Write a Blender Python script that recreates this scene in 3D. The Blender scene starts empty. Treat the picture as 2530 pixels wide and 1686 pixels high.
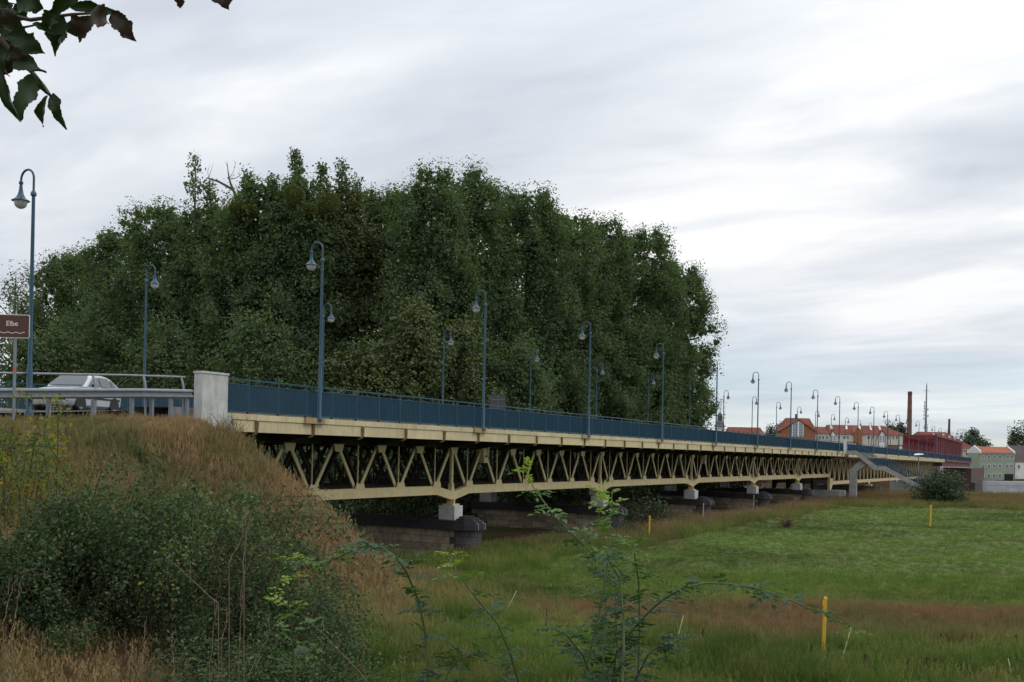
import bpy, math, random
import numpy as np
from mathutils import Vector, Matrix

# ------------------------------------------------------------------ camera, sky, sun, exposure
SC = bpy.context.scene
COL = SC.collection
W_SRC, F_SRC, CX, CY = 2530.0, 2650.0, 1265.0, 1117.0
ROLL = math.atan(0.021)
AZ = math.radians(27.6)
EYE = Vector((0.0, 0.0, 5.0))
FW = Vector((math.cos(AZ), math.sin(AZ), 0.0))
RT = Vector((math.sin(AZ), -math.cos(AZ), 0.0))
UP = Vector((0, 0, 1))
cam_d = bpy.data.cameras.new('camera')
cam = bpy.data.objects.new('camera', cam_d)
COL.objects.link(cam)
cr, sr = math.cos(ROLL), math.sin(ROLL)
rv = RT * cr + UP * sr
uv = UP * cr - RT * sr
cam.matrix_world = Matrix(((rv.x, uv.x, -FW.x, EYE.x), (rv.y, uv.y, -FW.y, EYE.y), (rv.z, uv.z, -FW.z, EYE.z), (0, 0, 0, 1)))
cam_d.sensor_fit = 'HORIZONTAL'
cam_d.sensor_width = 36.0
cam_d.lens = 36.0 * F_SRC / W_SRC
cam_d.shift_y = 274.0 / W_SRC
cam_d.clip_start = 0.1
cam_d.clip_end = 9000.0
SC.camera = cam

SUN_EL, SUN_AZ = math.radians(48), math.radians(-62)      # azimuth of the sun from +X, counter-clockwise
world = bpy.data.worlds.new('World')
SC.world = world
world.use_nodes = True


def nd(nt, typ, loc=None, **kw):
    n = nt.nodes.new(typ)
    for k, v in kw.items():
        setattr(n, k, v)
    return n


def mathn(nt, op, a, b=None, clamp=False):
    n = nt.nodes.new('ShaderNodeMath')
    n.operation = op
    n.use_clamp = clamp
    for i, v in enumerate((a, b)):
        if v is None:
            continue
        if isinstance(v, (int, float)):
            n.inputs[i].default_value = v
        else:
            nt.links.new(v, n.inputs[i])
    return n.outputs[0]


def ramp(nt, fac, stops, interp='LINEAR'):
    n = nt.nodes.new('ShaderNodeValToRGB')
    n.color_ramp.interpolation = interp
    e = n.color_ramp.elements
    while len(e) < len(stops):
        e.new(0.5)
    for i, (p, c) in enumerate(stops):
        e[i].position = p
        e[i].color = (c[0], c[1], c[2], 1) if not isinstance(c, (int, float)) else (c, c, c, 1)
    nt.links.new(fac, n.inputs[0])
    return n.outputs[0]


def noise(nt, vec, scale, detail=4, rough=0.5, dist=0.0, out=0):
    n = nt.nodes.new('ShaderNodeTexNoise')
    n.inputs['Scale'].default_value = scale
    n.inputs['Detail'].default_value = detail
    n.inputs['Roughness'].default_value = rough
    n.inputs['Distortion'].default_value = dist
    if vec is not None:
        nt.links.new(vec, n.inputs['Vector'])
    return n.outputs[out]


def mixc(nt, fac, a, b, mode='MIX'):
    n = nt.nodes.new('ShaderNodeMix')
    n.data_type = 'RGBA'
    n.blend_type = mode
    for s, v in ((n.inputs[0], fac), (n.inputs[6], a), (n.inputs[7], b)):
        if isinstance(v, (int, float)):
            s.default_value = v if s.type == 'VALUE' else (v, v, v, 1)
        elif isinstance(v, (tuple, list)):
            s.default_value = (v[0], v[1], v[2], 1)
        else:
            nt.links.new(v, s)
    return n.outputs[2]


CLOUD_SHIFT = (3.1, 1.7, 0.0)


def build_sky():
    nt = world.node_tree
    nt.nodes.clear()
    out = nd(nt, 'ShaderNodeOutputWorld')
    tc = nd(nt, 'ShaderNodeTexCoord')
    sep = nd(nt, 'ShaderNodeSeparateXYZ')
    nt.links.new(tc.outputs['Generated'], sep.inputs[0])
    z = mathn(nt, 'MAXIMUM', sep.outputs[2], 0.0)
    den = mathn(nt, 'ADD', z, 0.16)
    px = mathn(nt, 'DIVIDE', sep.outputs[0], den)
    py = mathn(nt, 'DIVIDE', sep.outputs[1], den)
    cmb = nd(nt, 'ShaderNodeCombineXYZ')
    nt.links.new(px, cmb.inputs[0])
    nt.links.new(py, cmb.inputs[1])
    mp = nd(nt, 'ShaderNodeMapping')
    mp.inputs['Rotation'].default_value = (0, 0, math.radians(-27.6))
    mp.inputs['Scale'].default_value = (1.15, 0.5, 1.0)
    mp.inputs['Location'].default_value = CLOUD_SHIFT
    nt.links.new(cmb.outputs[0], mp.inputs['Vector'])
    v = mp.outputs[0]
    big = noise(nt, v, 0.85, 2, 0.5, 0.3)
    med = noise(nt, v, 2.1, 5, 0.5, 0.5)
    fine = noise(nt, v, 5.5, 4, 0.55, 0.3)
    s = mathn(nt, 'ADD', mathn(nt, 'MULTIPLY', big, 0.50), mathn(nt, 'MULTIPLY', med, 0.40))
    s = mathn(nt, 'ADD', s, mathn(nt, 'MULTIPLY', fine, 0.10))
    cloud = ramp(nt, s, [(0.375, (0.60, 0.645, 0.73)), (0.445, (0.72, 0.765, 0.84)), (0.515, (0.86, 0.895, 0.945)), (0.58, (1.05, 1.055, 1.065))])
    # the overcast dome brightens towards the zenith
    lift = mathn(nt, 'ADD', 0.92, mathn(nt, 'MULTIPLY', mathn(nt, 'MULTIPLY', z, z), 0.9))
    cl = mixc(nt, 1.0, cloud, lift, 'MULTIPLY')
    bg1 = nd(nt, 'ShaderNodeBackground')
    nt.links.new(cl, bg1.inputs[0])
    bg1.inputs[1].default_value = 1.0
    sky = nd(nt, 'ShaderNodeTexSky', sky_type='NISHITA')
    sky.sun_disc = False
    sky.sun_elevation = SUN_EL
    sky.sun_rotation = math.pi / 2 - SUN_AZ
    sky.air_density = 1.0
    sky.dust_density = 0.0
    sky.ozone_density = 5.0
    bg2 = nd(nt, 'ShaderNodeBackground')
    nt.links.new(sky.outputs[0], bg2.inputs[0])
    bg2.inputs[1].default_value = 0.115
    gap = noise(nt, v, 1.1, 5, 0.55, 0.4)
    low = ramp(nt, z, [(0.0, 1.0), (0.20, 0.0)])
    g = mathn(nt, 'ADD', mathn(nt, 'MULTIPLY', low, 0.42), mathn(nt, 'MULTIPLY', gap, 0.9))
    m = ramp(nt, g, [(0.58, 1.0), (0.90, 0.48)])
    mx = nd(nt, 'ShaderNodeMixShader')
    nt.links.new(m, mx.inputs[0])
    nt.links.new(bg2.outputs[0], mx.inputs[1])
    nt.links.new(bg1.outputs[0], mx.inputs[2])
    nt.links.new(mx.outputs[0], out.inputs[0])


build_sky()
sun_d = bpy.data.lights.new('sun', 'SUN')
sun_d.energy = 0.7
sun_d.angle = math.radians(25)
sun_d.color = (1.0, 0.96, 0.9)
sun = bpy.data.objects.new('sun', sun_d)
COL.objects.link(sun)
sun.rotation_euler = Vector((-math.cos(SUN_EL) * math.cos(SUN_AZ), -math.cos(SUN_EL) * math.sin(SUN_AZ), -math.sin(SUN_EL))).to_track_quat('-Z', 'Y').to_euler()
vs = SC.view_settings
vs.view_transform = 'Standard'
vs.look = 'None'
vs.exposure = 0.0
vs.gamma = 1.0
vs.use_curve_mapping = False
SC.cycles.max_bounces = 6
SC.cycles.diffuse_bounces = 3
SC.cycles.glossy_bounces = 2
SC.cycles.transmission_bounces = 3
SC.cycles.transparent_max_bounces = 6
SC.cycles.use_adaptive_sampling = True


def at(px, py, depth):
    """world point seen at photo pixel px, py at that depth in metres along the view"""
    X, V = (px - CX) / F_SRC, -(py - CY) / F_SRC
    u, v = cr * X - sr * V, sr * X + cr * V
    return EYE + FW * depth + RT * (u * depth) + UP * (v * depth)


# ------------------------------------------------------------------ materials
MATS = {}


def mat(name, col, rough=0.7, var=0.25, scale=3.0, metal=0.0, bump=0.0, bscale=20.0, streak=0.0, streak_col=(0.12, 0.07, 0.035), spec=0.4, coat=0.0, vary=0.0):
    m = bpy.data.materials.new(name)
    m.use_nodes = True
    nt = m.node_tree
    bs = nt.nodes['Principled BSDF']
    geo = nd(nt, 'ShaderNodeNewGeometry')
    n = noise(nt, geo.outputs['Position'], scale, 5, 0.6)
    d = ramp(nt, n, [(0.3, 1 - var), (0.7, 1 + var * 0.6)])
    c = mixc(nt, 1.0, col, d, 'MULTIPLY')
    if vary:
        oi = nd(nt, 'ShaderNodeObjectInfo')
        c = mixc(nt, 1.0, c, ramp(nt, oi.outputs['Random'], [(0.0, 1 - vary), (1.0, 1 + vary)]), 'MULTIPLY')
    if streak:
        mp = nd(nt, 'ShaderNodeMapping')
        mp.inputs['Scale'].default_value = (4.0, 4.0, 0.45)
        nt.links.new(geo.outputs['Position'], mp.inputs['Vector'])
        s = noise(nt, mp.outputs[0], 1.6, 6, 0.65)
        sm = ramp(nt, s, [(0.5, 0.0), (0.75, streak)])
        c = mixc(nt, sm, c, streak_col)
    nt.links.new(c, bs.inputs['Base Color'])
    bs.inputs['Roughness'].default_value = rough
    bs.inputs['Metallic'].default_value = metal
    bs.inputs['Specular IOR Level'].default_value = spec
    bs.inputs['Coat Weight'].default_value = coat
    if bump:
        bn = nd(nt, 'ShaderNodeBump')
        bn.inputs['Strength'].default_value = bump
        bn.inputs['Distance'].default_value = 0.02
        nt.links.new(noise(nt, geo.outputs['Position'], bscale, 6, 0.6), bn.inputs['Height'])
        nt.links.new(bn.outputs[0], bs.inputs['Normal'])
    MATS[name] = m
    return m


def leaf_mat(name, stops, trans=0.3, rough=0.55, spec=0.3):
    """stops: colours over the per-leaf random attribute 'tone'"""
    m = bpy.data.materials.new(name)
    m.use_nodes = True
    nt = m.node_tree
    bs = nt.nodes['Principled BSDF']
    at_ = nd(nt, 'ShaderNodeAttribute', attribute_name='tone')
    c = ramp(nt, at_.outputs['Fac'], stops)
    nt.links.new(c, bs.inputs['Base Color'])
    bs.inputs['Roughness'].default_value = rough
    bs.inputs['Specular IOR Level'].default_value = spec
    tr = nd(nt, 'ShaderNodeBsdfTranslucent')
    nt.links.new(mixc(nt, 1.0, c, (1.3, 1.5, 0.5), 'MULTIPLY'), tr.inputs[0])
    mx = nd(nt, 'ShaderNodeMixShader')
    mx.inputs[0].default_value = trans
    nt.links.new(bs.outputs[0], mx.inputs[1])
    nt.links.new(tr.outputs[0], mx.inputs[2])
    nt.links.new(mx.outputs[0], nt.nodes['Material Output'].inputs[0])
    MATS[name] = m
    return m


def glass_mat(name, col, rough=0.08):
    m = bpy.data.materials.new(name)
    m.use_nodes = True
    bs = m.node_tree.nodes['Principled BSDF']
    bs.inputs['Base Color'].default_value = (*col, 1)
    bs.inputs['Roughness'].default_value = rough
    bs.inputs['Specular IOR Level'].default_value = 0.8 if rough < 0.2 else 0.25
    MATS[name] = m
    return m


mat('cream', (0.55, 0.46, 0.275), 0.55, 0.14, 1.2, bump=0.1, streak=0.5, streak_col=(0.20, 0.14, 0.07), vary=0.08)
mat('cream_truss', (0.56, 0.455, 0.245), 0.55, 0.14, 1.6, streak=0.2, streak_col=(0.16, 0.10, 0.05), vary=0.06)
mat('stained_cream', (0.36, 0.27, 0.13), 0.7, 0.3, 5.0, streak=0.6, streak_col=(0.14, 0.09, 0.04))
mat('shaded_steel', (0.026, 0.019, 0.012), 0.8, 0.3, 1.0)  # bridge steel with the shade under the deck put into its colour
mat('rust', (0.13, 0.075, 0.03), 0.8, 0.4, 6.0)
mat('navy', (0.006, 0.056, 0.098), 0.45, 0.2, 3.0)
mat('blue', (0.010, 0.066, 0.108), 0.4, 0.2, 2.0, vary=0.08)
mat('lamp_blue', (0.009, 0.056, 0.098), 0.35, 0.18, 2.0, spec=0.5)
mat('concrete_white', (0.50, 0.50, 0.49), 0.85, 0.22, 2.5, bump=0.25, bscale=30, streak=0.75, streak_col=(0.28, 0.27, 0.25))
mat('concrete', (0.34, 0.34, 0.33), 0.9, 0.22, 2.0, bump=0.25, bscale=25, streak=0.4, streak_col=(0.15, 0.145, 0.13))
mat('cap_stone', (0.030, 0.028, 0.033), 0.8, 0.4, 2.0, bump=0.4, bscale=14)
mat('stone', (0.33, 0.26, 0.19), 0.9, 0.4, 4.0, bump=0.7, bscale=14, streak=0.35, streak_col=(0.05, 0.045, 0.04), vary=0.28)
mat('stone_dark', (0.075, 0.066, 0.062), 0.9, 0.4, 4.0, bump=0.7, bscale=14, vary=0.3)
mat('lime', (0.5, 0.5, 0.5), 0.9, 0.2)
mat('galva', (0.21, 0.225, 0.25), 0.5, 0.16, 4.0, metal=0.35, spec=0.5, vary=0.08)
mat('asphalt', (0.055, 0.055, 0.057), 0.9, 0.25, 8.0, bump=0.2, bscale=60)
mat('paint_white', (0.75, 0.75, 0.73), 0.6, 0.1)
mat('sign_brown', (0.085, 0.030, 0.022), 0.45, 0.08)
mat('red_sticker', (0.6, 0.08, 0.05), 0.5, 0.05)
mat('car_paint', (0.54, 0.57, 0.60), 0.3, 0.04, metal=0.3, coat=0.5)
mat('car_dark', (0.02, 0.02, 0.022), 0.6, 0.1)
mat('car_lamp', (0.75, 0.77, 0.8), 0.15, 0.1, spec=0.8)
mat('tail_lamp', (0.5, 0.02, 0.015), 0.3, 0.1)
mat('tyre', (0.015, 0.015, 0.015), 0.85, 0.1)
mat('dark_van', (0.035, 0.032, 0.042), 0.4, 0.1, coat=0.3)
mat('van_white', (0.7, 0.71, 0.72), 0.35, 0.05, coat=0.4)
mat('yellow_post', (0.62, 0.38, 0.025), 0.5, 0.15, 6.0, streak=0.2, streak_col=(0.3, 0.2, 0.05))
mat('stake_pale', (0.55, 0.52, 0.34), 0.6, 0.15)
mat('stake_dark', (0.03, 0.035, 0.03), 0.7, 0.2)
mat('bark', (0.07, 0.058, 0.045), 0.95, 0.45, 5.0, bump=0.6, bscale=12)
mat('dead_wood', (0.10, 0.085, 0.07), 0.95, 0.35, 5.0)
mat('twig', (0.055, 0.04, 0.028), 0.8, 0.3, 8.0)
mat('cane_green', (0.06, 0.085, 0.03), 0.6, 0.25, 6.0)
mat('cane_dry', (0.15, 0.11, 0.075), 0.85, 0.3, 6.0)
mat('red_paint', (0.15, 0.020, 0.025), 0.6, 0.3, 0.6, streak=0.35, streak_col=(0.12, 0.02, 0.02), vary=0.1)
mat('brick_orange', (0.29, 0.115, 0.055), 0.9, 0.15, 1.0)
mat('brick_red', (0.15, 0.082, 0.07), 0.9, 0.25, 0.6)
mat('brick_dark', (0.10, 0.06, 0.055), 0.9, 0.2, 0.6)
mat('roof_red', (0.16, 0.047, 0.030), 0.9, 0.3, 0.5, bump=0.3, bscale=3)
mat('roof_orange', (0.30, 0.10, 0.06), 0.9, 0.15, 0.5)
mat('roof_dark', (0.10, 0.075, 0.075), 0.9, 0.2, 0.5)
mat('plaster_cream', (0.58, 0.55, 0.44), 0.9, 0.08, 0.4)
mat('plaster_green', (0.265, 0.31, 0.225), 0.9, 0.08, 0.4)
mat('plaster_white', (0.62, 0.63, 0.58), 0.9, 0.08, 0.4)
mat('trim_white', (0.72, 0.72, 0.72), 0.7, 0.05)
mat('slate', (0.09, 0.095, 0.11), 0.7, 0.25, 0.6)
mat('quay_stone', (0.42, 0.43, 0.44), 0.9, 0.14, 0.4, streak=0.3, streak_col=(0.2, 0.2, 0.2))
mat('mast_steel', (0.20, 0.22, 0.27), 0.6, 0.2, 0.5, metal=0.3)
mat('skin', (0.45, 0.28, 0.2), 0.6, 0.05)
mat('cloth_white', (0.65, 0.65, 0.64), 0.9, 0.1)
mat('cloth_dark', (0.05, 0.055, 0.08), 0.9, 0.1)
mat('dry_stalk', (0.075, 0.038, 0.022), 0.9, 0.3, 8.0)
glass_mat('window_glass', (0.03, 0.04, 0.052), 0.35)
glass_mat('pale_glass', (0.16, 0.22, 0.26), 0.15)
glass_mat('car_glass', (0.05, 0.065, 0.072), 0.12)
m = bpy.data.materials.new('lamp_globe')
m.use_nodes = True
b_ = m.node_tree.nodes['Principled BSDF']
b_.inputs['Base Color'].default_value = (0.62, 0.62, 0.62, 1)
b_.inputs['Roughness'].default_value = 0.12
b_.inputs['Transmission Weight'].default_value = 0.35
MATS['lamp_globe'] = m
m = bpy.data.materials.new('water')
m.use_nodes = True
b_ = m.node_tree.nodes['Principled BSDF']
b_.inputs['Base Color'].default_value = (0.05, 0.06, 0.055, 1)
b_.inputs['Roughness'].default_value = 0.12
bn = nd(m.node_tree, 'ShaderNodeBump')
bn.inputs['Strength'].default_value = 0.3
m.node_tree.links.new(noise(m.node_tree, nd(m.node_tree, 'ShaderNodeNewGeometry').outputs['Position'], 0.8, 3), bn.inputs['Height'])
m.node_tree.links.new(bn.outputs[0], b_.inputs['Normal'])
MATS['water'] = m

leaf_mat('poplar_leaf', [(0.0, (0.066, 0.094, 0.048)), (0.5, (0.095, 0.130, 0.068)), (0.86, (0.126, 0.168, 0.092)), (0.965, (0.14, 0.14, 0.04)), (0.985, (0.26, 0.14, 0.02)), (1.0, (0.30, 0.13, 0.02))], 0.35, 0.7, 0.15)
leaf_mat('poplar_leaf_autumn', [(0.0, (0.042, 0.062, 0.024)), (0.5, (0.075, 0.098, 0.036)), (0.85, (0.125, 0.135, 0.042)), (0.96, (0.18, 0.155, 0.03)), (1.0, (0.28, 0.15, 0.02))], 0.25)
leaf_mat('willow_leaf', [(0.0, (0.055, 0.075, 0.045)), (0.7, (0.095, 0.12, 0.07)), (1.0, (0.15, 0.17, 0.10))], 0.3)
leaf_mat('mistletoe_leaf', [(0.0, (0.065, 0.08, 0.016)), (1.0, (0.12, 0.135, 0.03))], 0.2)
leaf_mat('rose_leaf', [(0.0, (0.034, 0.056, 0.026)), (0.55, (0.066, 0.102, 0.046)), (0.9, (0.115, 0.160, 0.070)), (0.955, (0.16, 0.16, 0.04)), (0.975, (0.20, 0.04, 0.025)), (1.0, (0.26, 0.045, 0.03))], 0.22, 0.75, 0.12)
leaf_mat('rose_leaf_near', [(0.0, (0.026, 0.060, 0.030)), (0.5, (0.045, 0.098, 0.045)), (0.75, (0.085, 0.16, 0.05)), (1.0, (0.22, 0.30, 0.05))], 0.35, 0.5, 0.3)
leaf_mat('sapling_leaf', [(0.0, (0.06, 0.10, 0.02)), (0.55, (0.13, 0.16, 0.025)), (0.85, (0.27, 0.20, 0.02)), (1.0, (0.42, 0.19, 0.015))], 0.4)
leaf_mat('shrub_leaf', [(0.0, (0.022, 0.038, 0.016)), (0.7, (0.045, 0.07, 0.028)), (1.0, (0.085, 0.10, 0.035))], 0.2)
leaf_mat('weed_leaf', [(0.0, (0.07, 0.05, 0.028)), (0.6, (0.15, 0.10, 0.05)), (1.0, (0.10, 0.11, 0.04))], 0.2)
leaf_mat('red_weed', [(0.0, (0.09, 0.04, 0.03)), (1.0, (0.18, 0.09, 0.06))], 0.2)
leaf_mat('branch_leaf', [(0.0, (0.010, 0.022, 0.007)), (0.7, (0.022, 0.048, 0.010)), (0.8, (0.026, 0.018, 0.013)), (1.0, (0.05, 0.034, 0.026))], 0.10, 0.5)


# ------------------------------------------------------------------ mesh helpers
class MB:
    def __init__(self):
        self.v = []
        self.f = []

    def add(self, vs_, fs):
        o = len(self.v)
        self.v += [tuple(p) for p in vs_]
        self.f += [tuple(i + o for i in f) for f in fs]
        return self

    def box(self, c, s, rz=0.0, bev=0.0):
        hx, hy, hz = s[0] / 2, s[1] / 2, s[2] / 2
        ca, sa = math.cos(rz), math.sin(rz)
        pts = []
        for dz in (-hz, hz):
            for dx, dy in ((-hx, -hy), (hx, -hy), (hx, hy), (-hx, hy)):
                pts.append((c[0] + dx * ca - dy * sa, c[1] + dx * sa + dy * ca, c[2] + dz))
        return self.add(pts, [(0, 3, 2, 1), (4, 5, 6, 7), (0, 1, 5, 4), (1, 2, 6, 5), (2, 3, 7, 6), (3, 0, 4, 7)])

    def box2(self, a, b):
        return self.box([(a[i] + b[i]) / 2 for i in range(3)], [abs(b[i] - a[i]) for i in range(3)])

    def bar(self, a, b, w, t, side=(0, 1, 0)):
        """rectangular bar from a to b; w is its width in the plane, t its thickness along side"""
        a, b, s = Vector(a), Vector(b), Vector(side)
        d = (b - a).normalized()
        s = (s - d * s.dot(d)).normalized()
        n = d.cross(s)
        pts = []
        for p in (a, b):
            for i, j in ((-1, -1), (1, -1), (1, 1), (-1, 1)):
                pts.append(p + n * (i * w / 2) + s * (j * t / 2))
        return self.add(pts, [(0, 1, 2, 3), (7, 6, 5, 4), (0, 4, 5, 1), (1, 5, 6, 2), (2, 6, 7, 3), (3, 7, 4, 0)])

    def tube(self, path, rad, n=8, cap=True):
        path = [Vector(p) for p in path]
        if isinstance(rad, (int, float)):
            rad = [rad] * len(path)
        pts, fs = [], []
        prev = None
        for i, p in enumerate(path):
            d = (path[min(i + 1, len(path) - 1)] - path[max(i - 1, 0)]).normalized()
            if prev is None:
                ref = Vector((0, 0, 1)) if abs(d.z) < 0.9 else Vector((1, 0, 0))
                s = d.cross(ref).normalized()
            else:
                s = (prev - d * prev.dot(d))
                s = s.normalized() if s.length > 1e-6 else d.orthogonal().normalized()
            prev = s
            t = d.cross(s)
            for k in range(n):
                a = 2 * math.pi * k / n
                pts.append(p + (s * math.cos(a) + t * math.sin(a)) * rad[i])
        for i in range(len(path) - 1):
            for k in range(n):
                k2 = (k + 1) % n
                fs.append((i * n + k, i * n + k2, (i + 1) * n + k2, (i + 1) * n + k))
        if cap:
            fs.append(tuple(range(n - 1, -1, -1)))
            fs.append(tuple((len(path) - 1) * n + k for k in range(n)))
        return self.add(pts, fs)

    def lathe(self, prof, c=(0, 0, 0), n=16):
        pts, fs = [], []
        for r, z in prof:
            for k in range(n):
                a = 2 * math.pi * k / n
                pts.append((c[0] + r * math.cos(a), c[1] + r * math.sin(a), c[2] + z))
        for i in range(len(prof) - 1):
            for k in range(n):
                k2 = (k + 1) % n
                fs.append((i * n + k, i * n + k2, (i + 1) * n + k2, (i + 1) * n + k))
        fs.append(tuple(range(n - 1, -1, -1)))
        fs.append(tuple((len(prof) - 1) * n + k for k in range(n)))
        return self.add(pts, fs)

    def prism(self, poly, z0, z1):
        """vertical prism over an xy polygon"""
        n = len(poly)
        pts = [(p[0], p[1], z0) for p in poly] + [(p[0], p[1], z1) for p in poly]
        fs = [tuple(range(n - 1, -1, -1)), tuple(range(n, 2 * n))]
        fs += [(k, (k + 1) % n, (k + 1) % n + n, k + n) for k in range(n)]
        return self.add(pts, fs)

    def extrude(self, poly, d):
        """prism over any planar 3-D polygon pushed along d"""
        n = len(poly)
        d = Vector(d)
        pts = [Vector(p) for p in poly] + [Vector(p) + d for p in poly]
        fs = [tuple(range(n)), tuple(range(2 * n - 1, n - 1, -1))]
        fs += [((k + 1) % n, k, k + n, (k + 1) % n + n) for k in range(n)]
        return self.add(pts, fs)

    def mesh(self, name, m, smooth=False):
        me = bpy.data.meshes.new(name)
        me.from_pydata(self.v, [], self.f)
        me.materials.append(MATS[m] if isinstance(m, str) else m)
        import bmesh
        bm = bmesh.new()
        bm.from_mesh(me)
        bmesh.ops.recalc_face_normals(bm, faces=bm.faces)
        bm.to_mesh(me)
        bm.free()
        if smooth:
            me.shade_smooth()
            try:
                me.set_sharp_from_angle(angle=math.radians(40))
            except Exception:
                pass
        return me

    def build(self, name, m, parent=None, smooth=False, rel=True, loc=None):
        """rel: vertices are world coordinates and get shifted into the (unrotated) parent's frame"""
        me = self.mesh(name, m, smooth)
        return place(name, me, parent, loc, rel and loc is None)


def root_of(o):
    p = Vector((0, 0, 0))
    while o is not None:
        p = p + o.location
        o = o.parent
    return p


def place(name, me, parent=None, loc=None, rel=False, rz=0.0):
    o = bpy.data.objects.new(name, me)
    COL.objects.link(o)
    if parent is not None:
        o.parent = parent
        if rel:
            o.location = -root_of(parent)
    if loc is not None:
        o.location = loc
    if rz:
        o.rotation_euler = (0, 0, rz)
    return o


def tag(o, label=None, cat=None, group=None, kind=None):
    if label:
        o['label'] = label
    if cat:
        o['category'] = cat
    if group:
        o['group'] = group
    if kind:
        o['kind'] = kind
    return o


def thing(name, label, cat, loc=(0, 0, 0), rz=0.0, group=None):
    o = bpy.data.objects.new(name, None)
    o.empty_display_size = 0.3
    COL.objects.link(o)
    o.location = loc
    o.rotation_euler = (0, 0, rz)
    return tag(o, label, cat, group)


def copy_tree(o, parent=None):
    c = o.copy()
    COL.objects.link(c)
    c.parent = parent
    for ch in o.children:
        copy_tree(ch, c)
    return c


ORD = ['first', 'second', 'third', 'fourth', 'fifth', 'sixth', 'seventh', 'eighth', 'ninth', 'tenth', 'eleventh', 'twelfth', 'thirteenth', 'fourteenth',
       'fifteenth', 'sixteenth', 'seventeenth', 'eighteenth', 'nineteenth', 'twentieth', 'twenty first', 'twenty second', 'twenty third', 'twenty fourth']


def raw_mesh(name, V, Fq, m, tone=None, smooth=False):
    """mesh from numpy arrays: V (n,3), Fq (k,4) or (k,3)"""
    me = bpy.data.meshes.new(name)
    k = Fq.shape[1]
    me.vertices.add(len(V))
    me.vertices.foreach_set('co', np.ascontiguousarray(V, dtype=np.float32).ravel())
    me.loops.add(len(Fq) * k)
    me.loops.foreach_set('vertex_index', np.ascontiguousarray(Fq, dtype=np.int32).ravel())
    me.polygons.add(len(Fq))
    me.polygons.foreach_set('loop_start', np.arange(0, len(Fq) * k, k, dtype=np.int32))
    try:
        me.polygons.foreach_set('loop_total', np.full(len(Fq), k, dtype=np.int32))
    except Exception:
        pass
    if tone is not None:
        a = me.attributes.new('tone', 'FLOAT', 'FACE')
        a.data.foreach_set('value', np.ascontiguousarray(tone, dtype=np.float32))
    me.update(calc_edges=True)
    me.validate()
    if smooth:
        me.shade_smooth()
    me.materials.append(MATS[m] if isinstance(m, str) else m)
    return me


def norm(a):
    return a / np.maximum(np.linalg.norm(a, axis=1, keepdims=True), 1e-9)


def leaf_mesh(name, C, A, N, L, Wd, m, tone):
    """diamond leaves: centre C, long axis A, normal N (n,3), length L, width Wd (n,)"""
    A = norm(A)
    S = norm(np.cross(N, A))
    L = np.asarray(L).reshape(-1, 1)
    Wd = np.asarray(Wd).reshape(-1, 1)
    n = len(C)
    V = np.stack([C - A * L / 2, C - A * L * 0.05 + S * Wd / 2, C + A * L / 2, C - A * L * 0.05 - S * Wd / 2], 1).reshape(-1, 3)
    Fq = np.arange(n * 4).reshape(-1, 4)
    return raw_mesh(name, V, Fq, m, tone)


# ------------------------------------------------------------------ terrain
def sstep(a, b, x):
    t = np.clip((x - a) / (b - a), 0, 1)
    return t * t * (3 - 2 * t)


def vnoise(x, y, s, seed=0):
    """cheap smooth value noise"""
    x = np.asarray(x, dtype=float) / s
    y = np.asarray(y, dtype=float) / s
    xi, yi = np.floor(x), np.floor(y)
    xf, yf = x - xi, y - yi

    def h(i, j):
        v = np.sin(i * 127.1 + j * 311.7 + seed * 74.7) * 43758.5453
        return v - np.floor(v)
    u, w = xf * xf * (3 - 2 * xf), yf * yf * (3 - 2 * yf)
    return (h(xi, yi) * (1 - u) + h(xi + 1, yi) * u) * (1 - w) + (h(xi, yi + 1) * (1 - u) + h(xi + 1, yi + 1) * u) * w - 0.5


def road_z(x):
    x = np.asarray(x, dtype=float)
    return np.where(x < 24.0, 6.06 - (24.0 - x) * 0.060, 6.06 - 1.2e-5 * x * x)


def bank_z(x, y):
    """the road embankment with its end cone"""
    x, y = np.asarray(x, float), np.asarray(y, float)
    top = road_z(np.clip(x, 8, 24)) - 0.26
    dy = np.maximum(np.abs(y - 29.4) - 6.5, 0)
    dx = np.maximum(x - 23.9, 0)
    ratio = 1.22 + 2.6 * sstep(21, 8, x)
    z = top - np.sqrt((dx / 1.22) ** 2 + (dy / ratio) ** 2)
    apron = 1.7 - np.sqrt((np.maximum(x - 26.0, 0) / 4.2) ** 2 + (np.maximum(np.abs(y - 29.4) - 9.0, 0) / 4.0) ** 2)
    return np.maximum(z, apron)


def ground_z(x, y):
    x, y = np.asarray(x, float), np.asarray(y, float)
    base = 0.34 * vnoise(x, y, 5, 11) * sstep(26, 40, x) + 0.30 * vnoise(x, y, 9, 1) + 0.12 * vnoise(x, y, 3.1, 2) + 0.5 * vnoise(x, y, 31, 3) * sstep(30, 70, x)
    base = base + 0.15 * sstep(108, 128, x + 0.45 * y)
    d = np.sqrt((x * 1.0 + 1) ** 2 + (y - 1.0) ** 2)
    mound = 3.5 * (1 - sstep(1.5, 15.5, d)) + 0.08 * vnoise(x, y, 1.3, 5)
    bk = bank_z(x, y) + 0.18 * vnoise(x, y, 2.3, 4) + 0.06 * vnoise(x, y, 0.8, 9)
    k = 0.6
    mx = np.maximum(base, mound)
    z = np.maximum(mx, bk) + 0.25 * k * np.maximum(0, 1 - np.abs(mx - bk) / k) ** 2
    z = z - 6.5 * sstep(176, 196, x + 0.1 * y)
    z = z + 6.2 * sstep(366.0, 367.0, x) * sstep(-2000, -1990, y)
    return z


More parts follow.
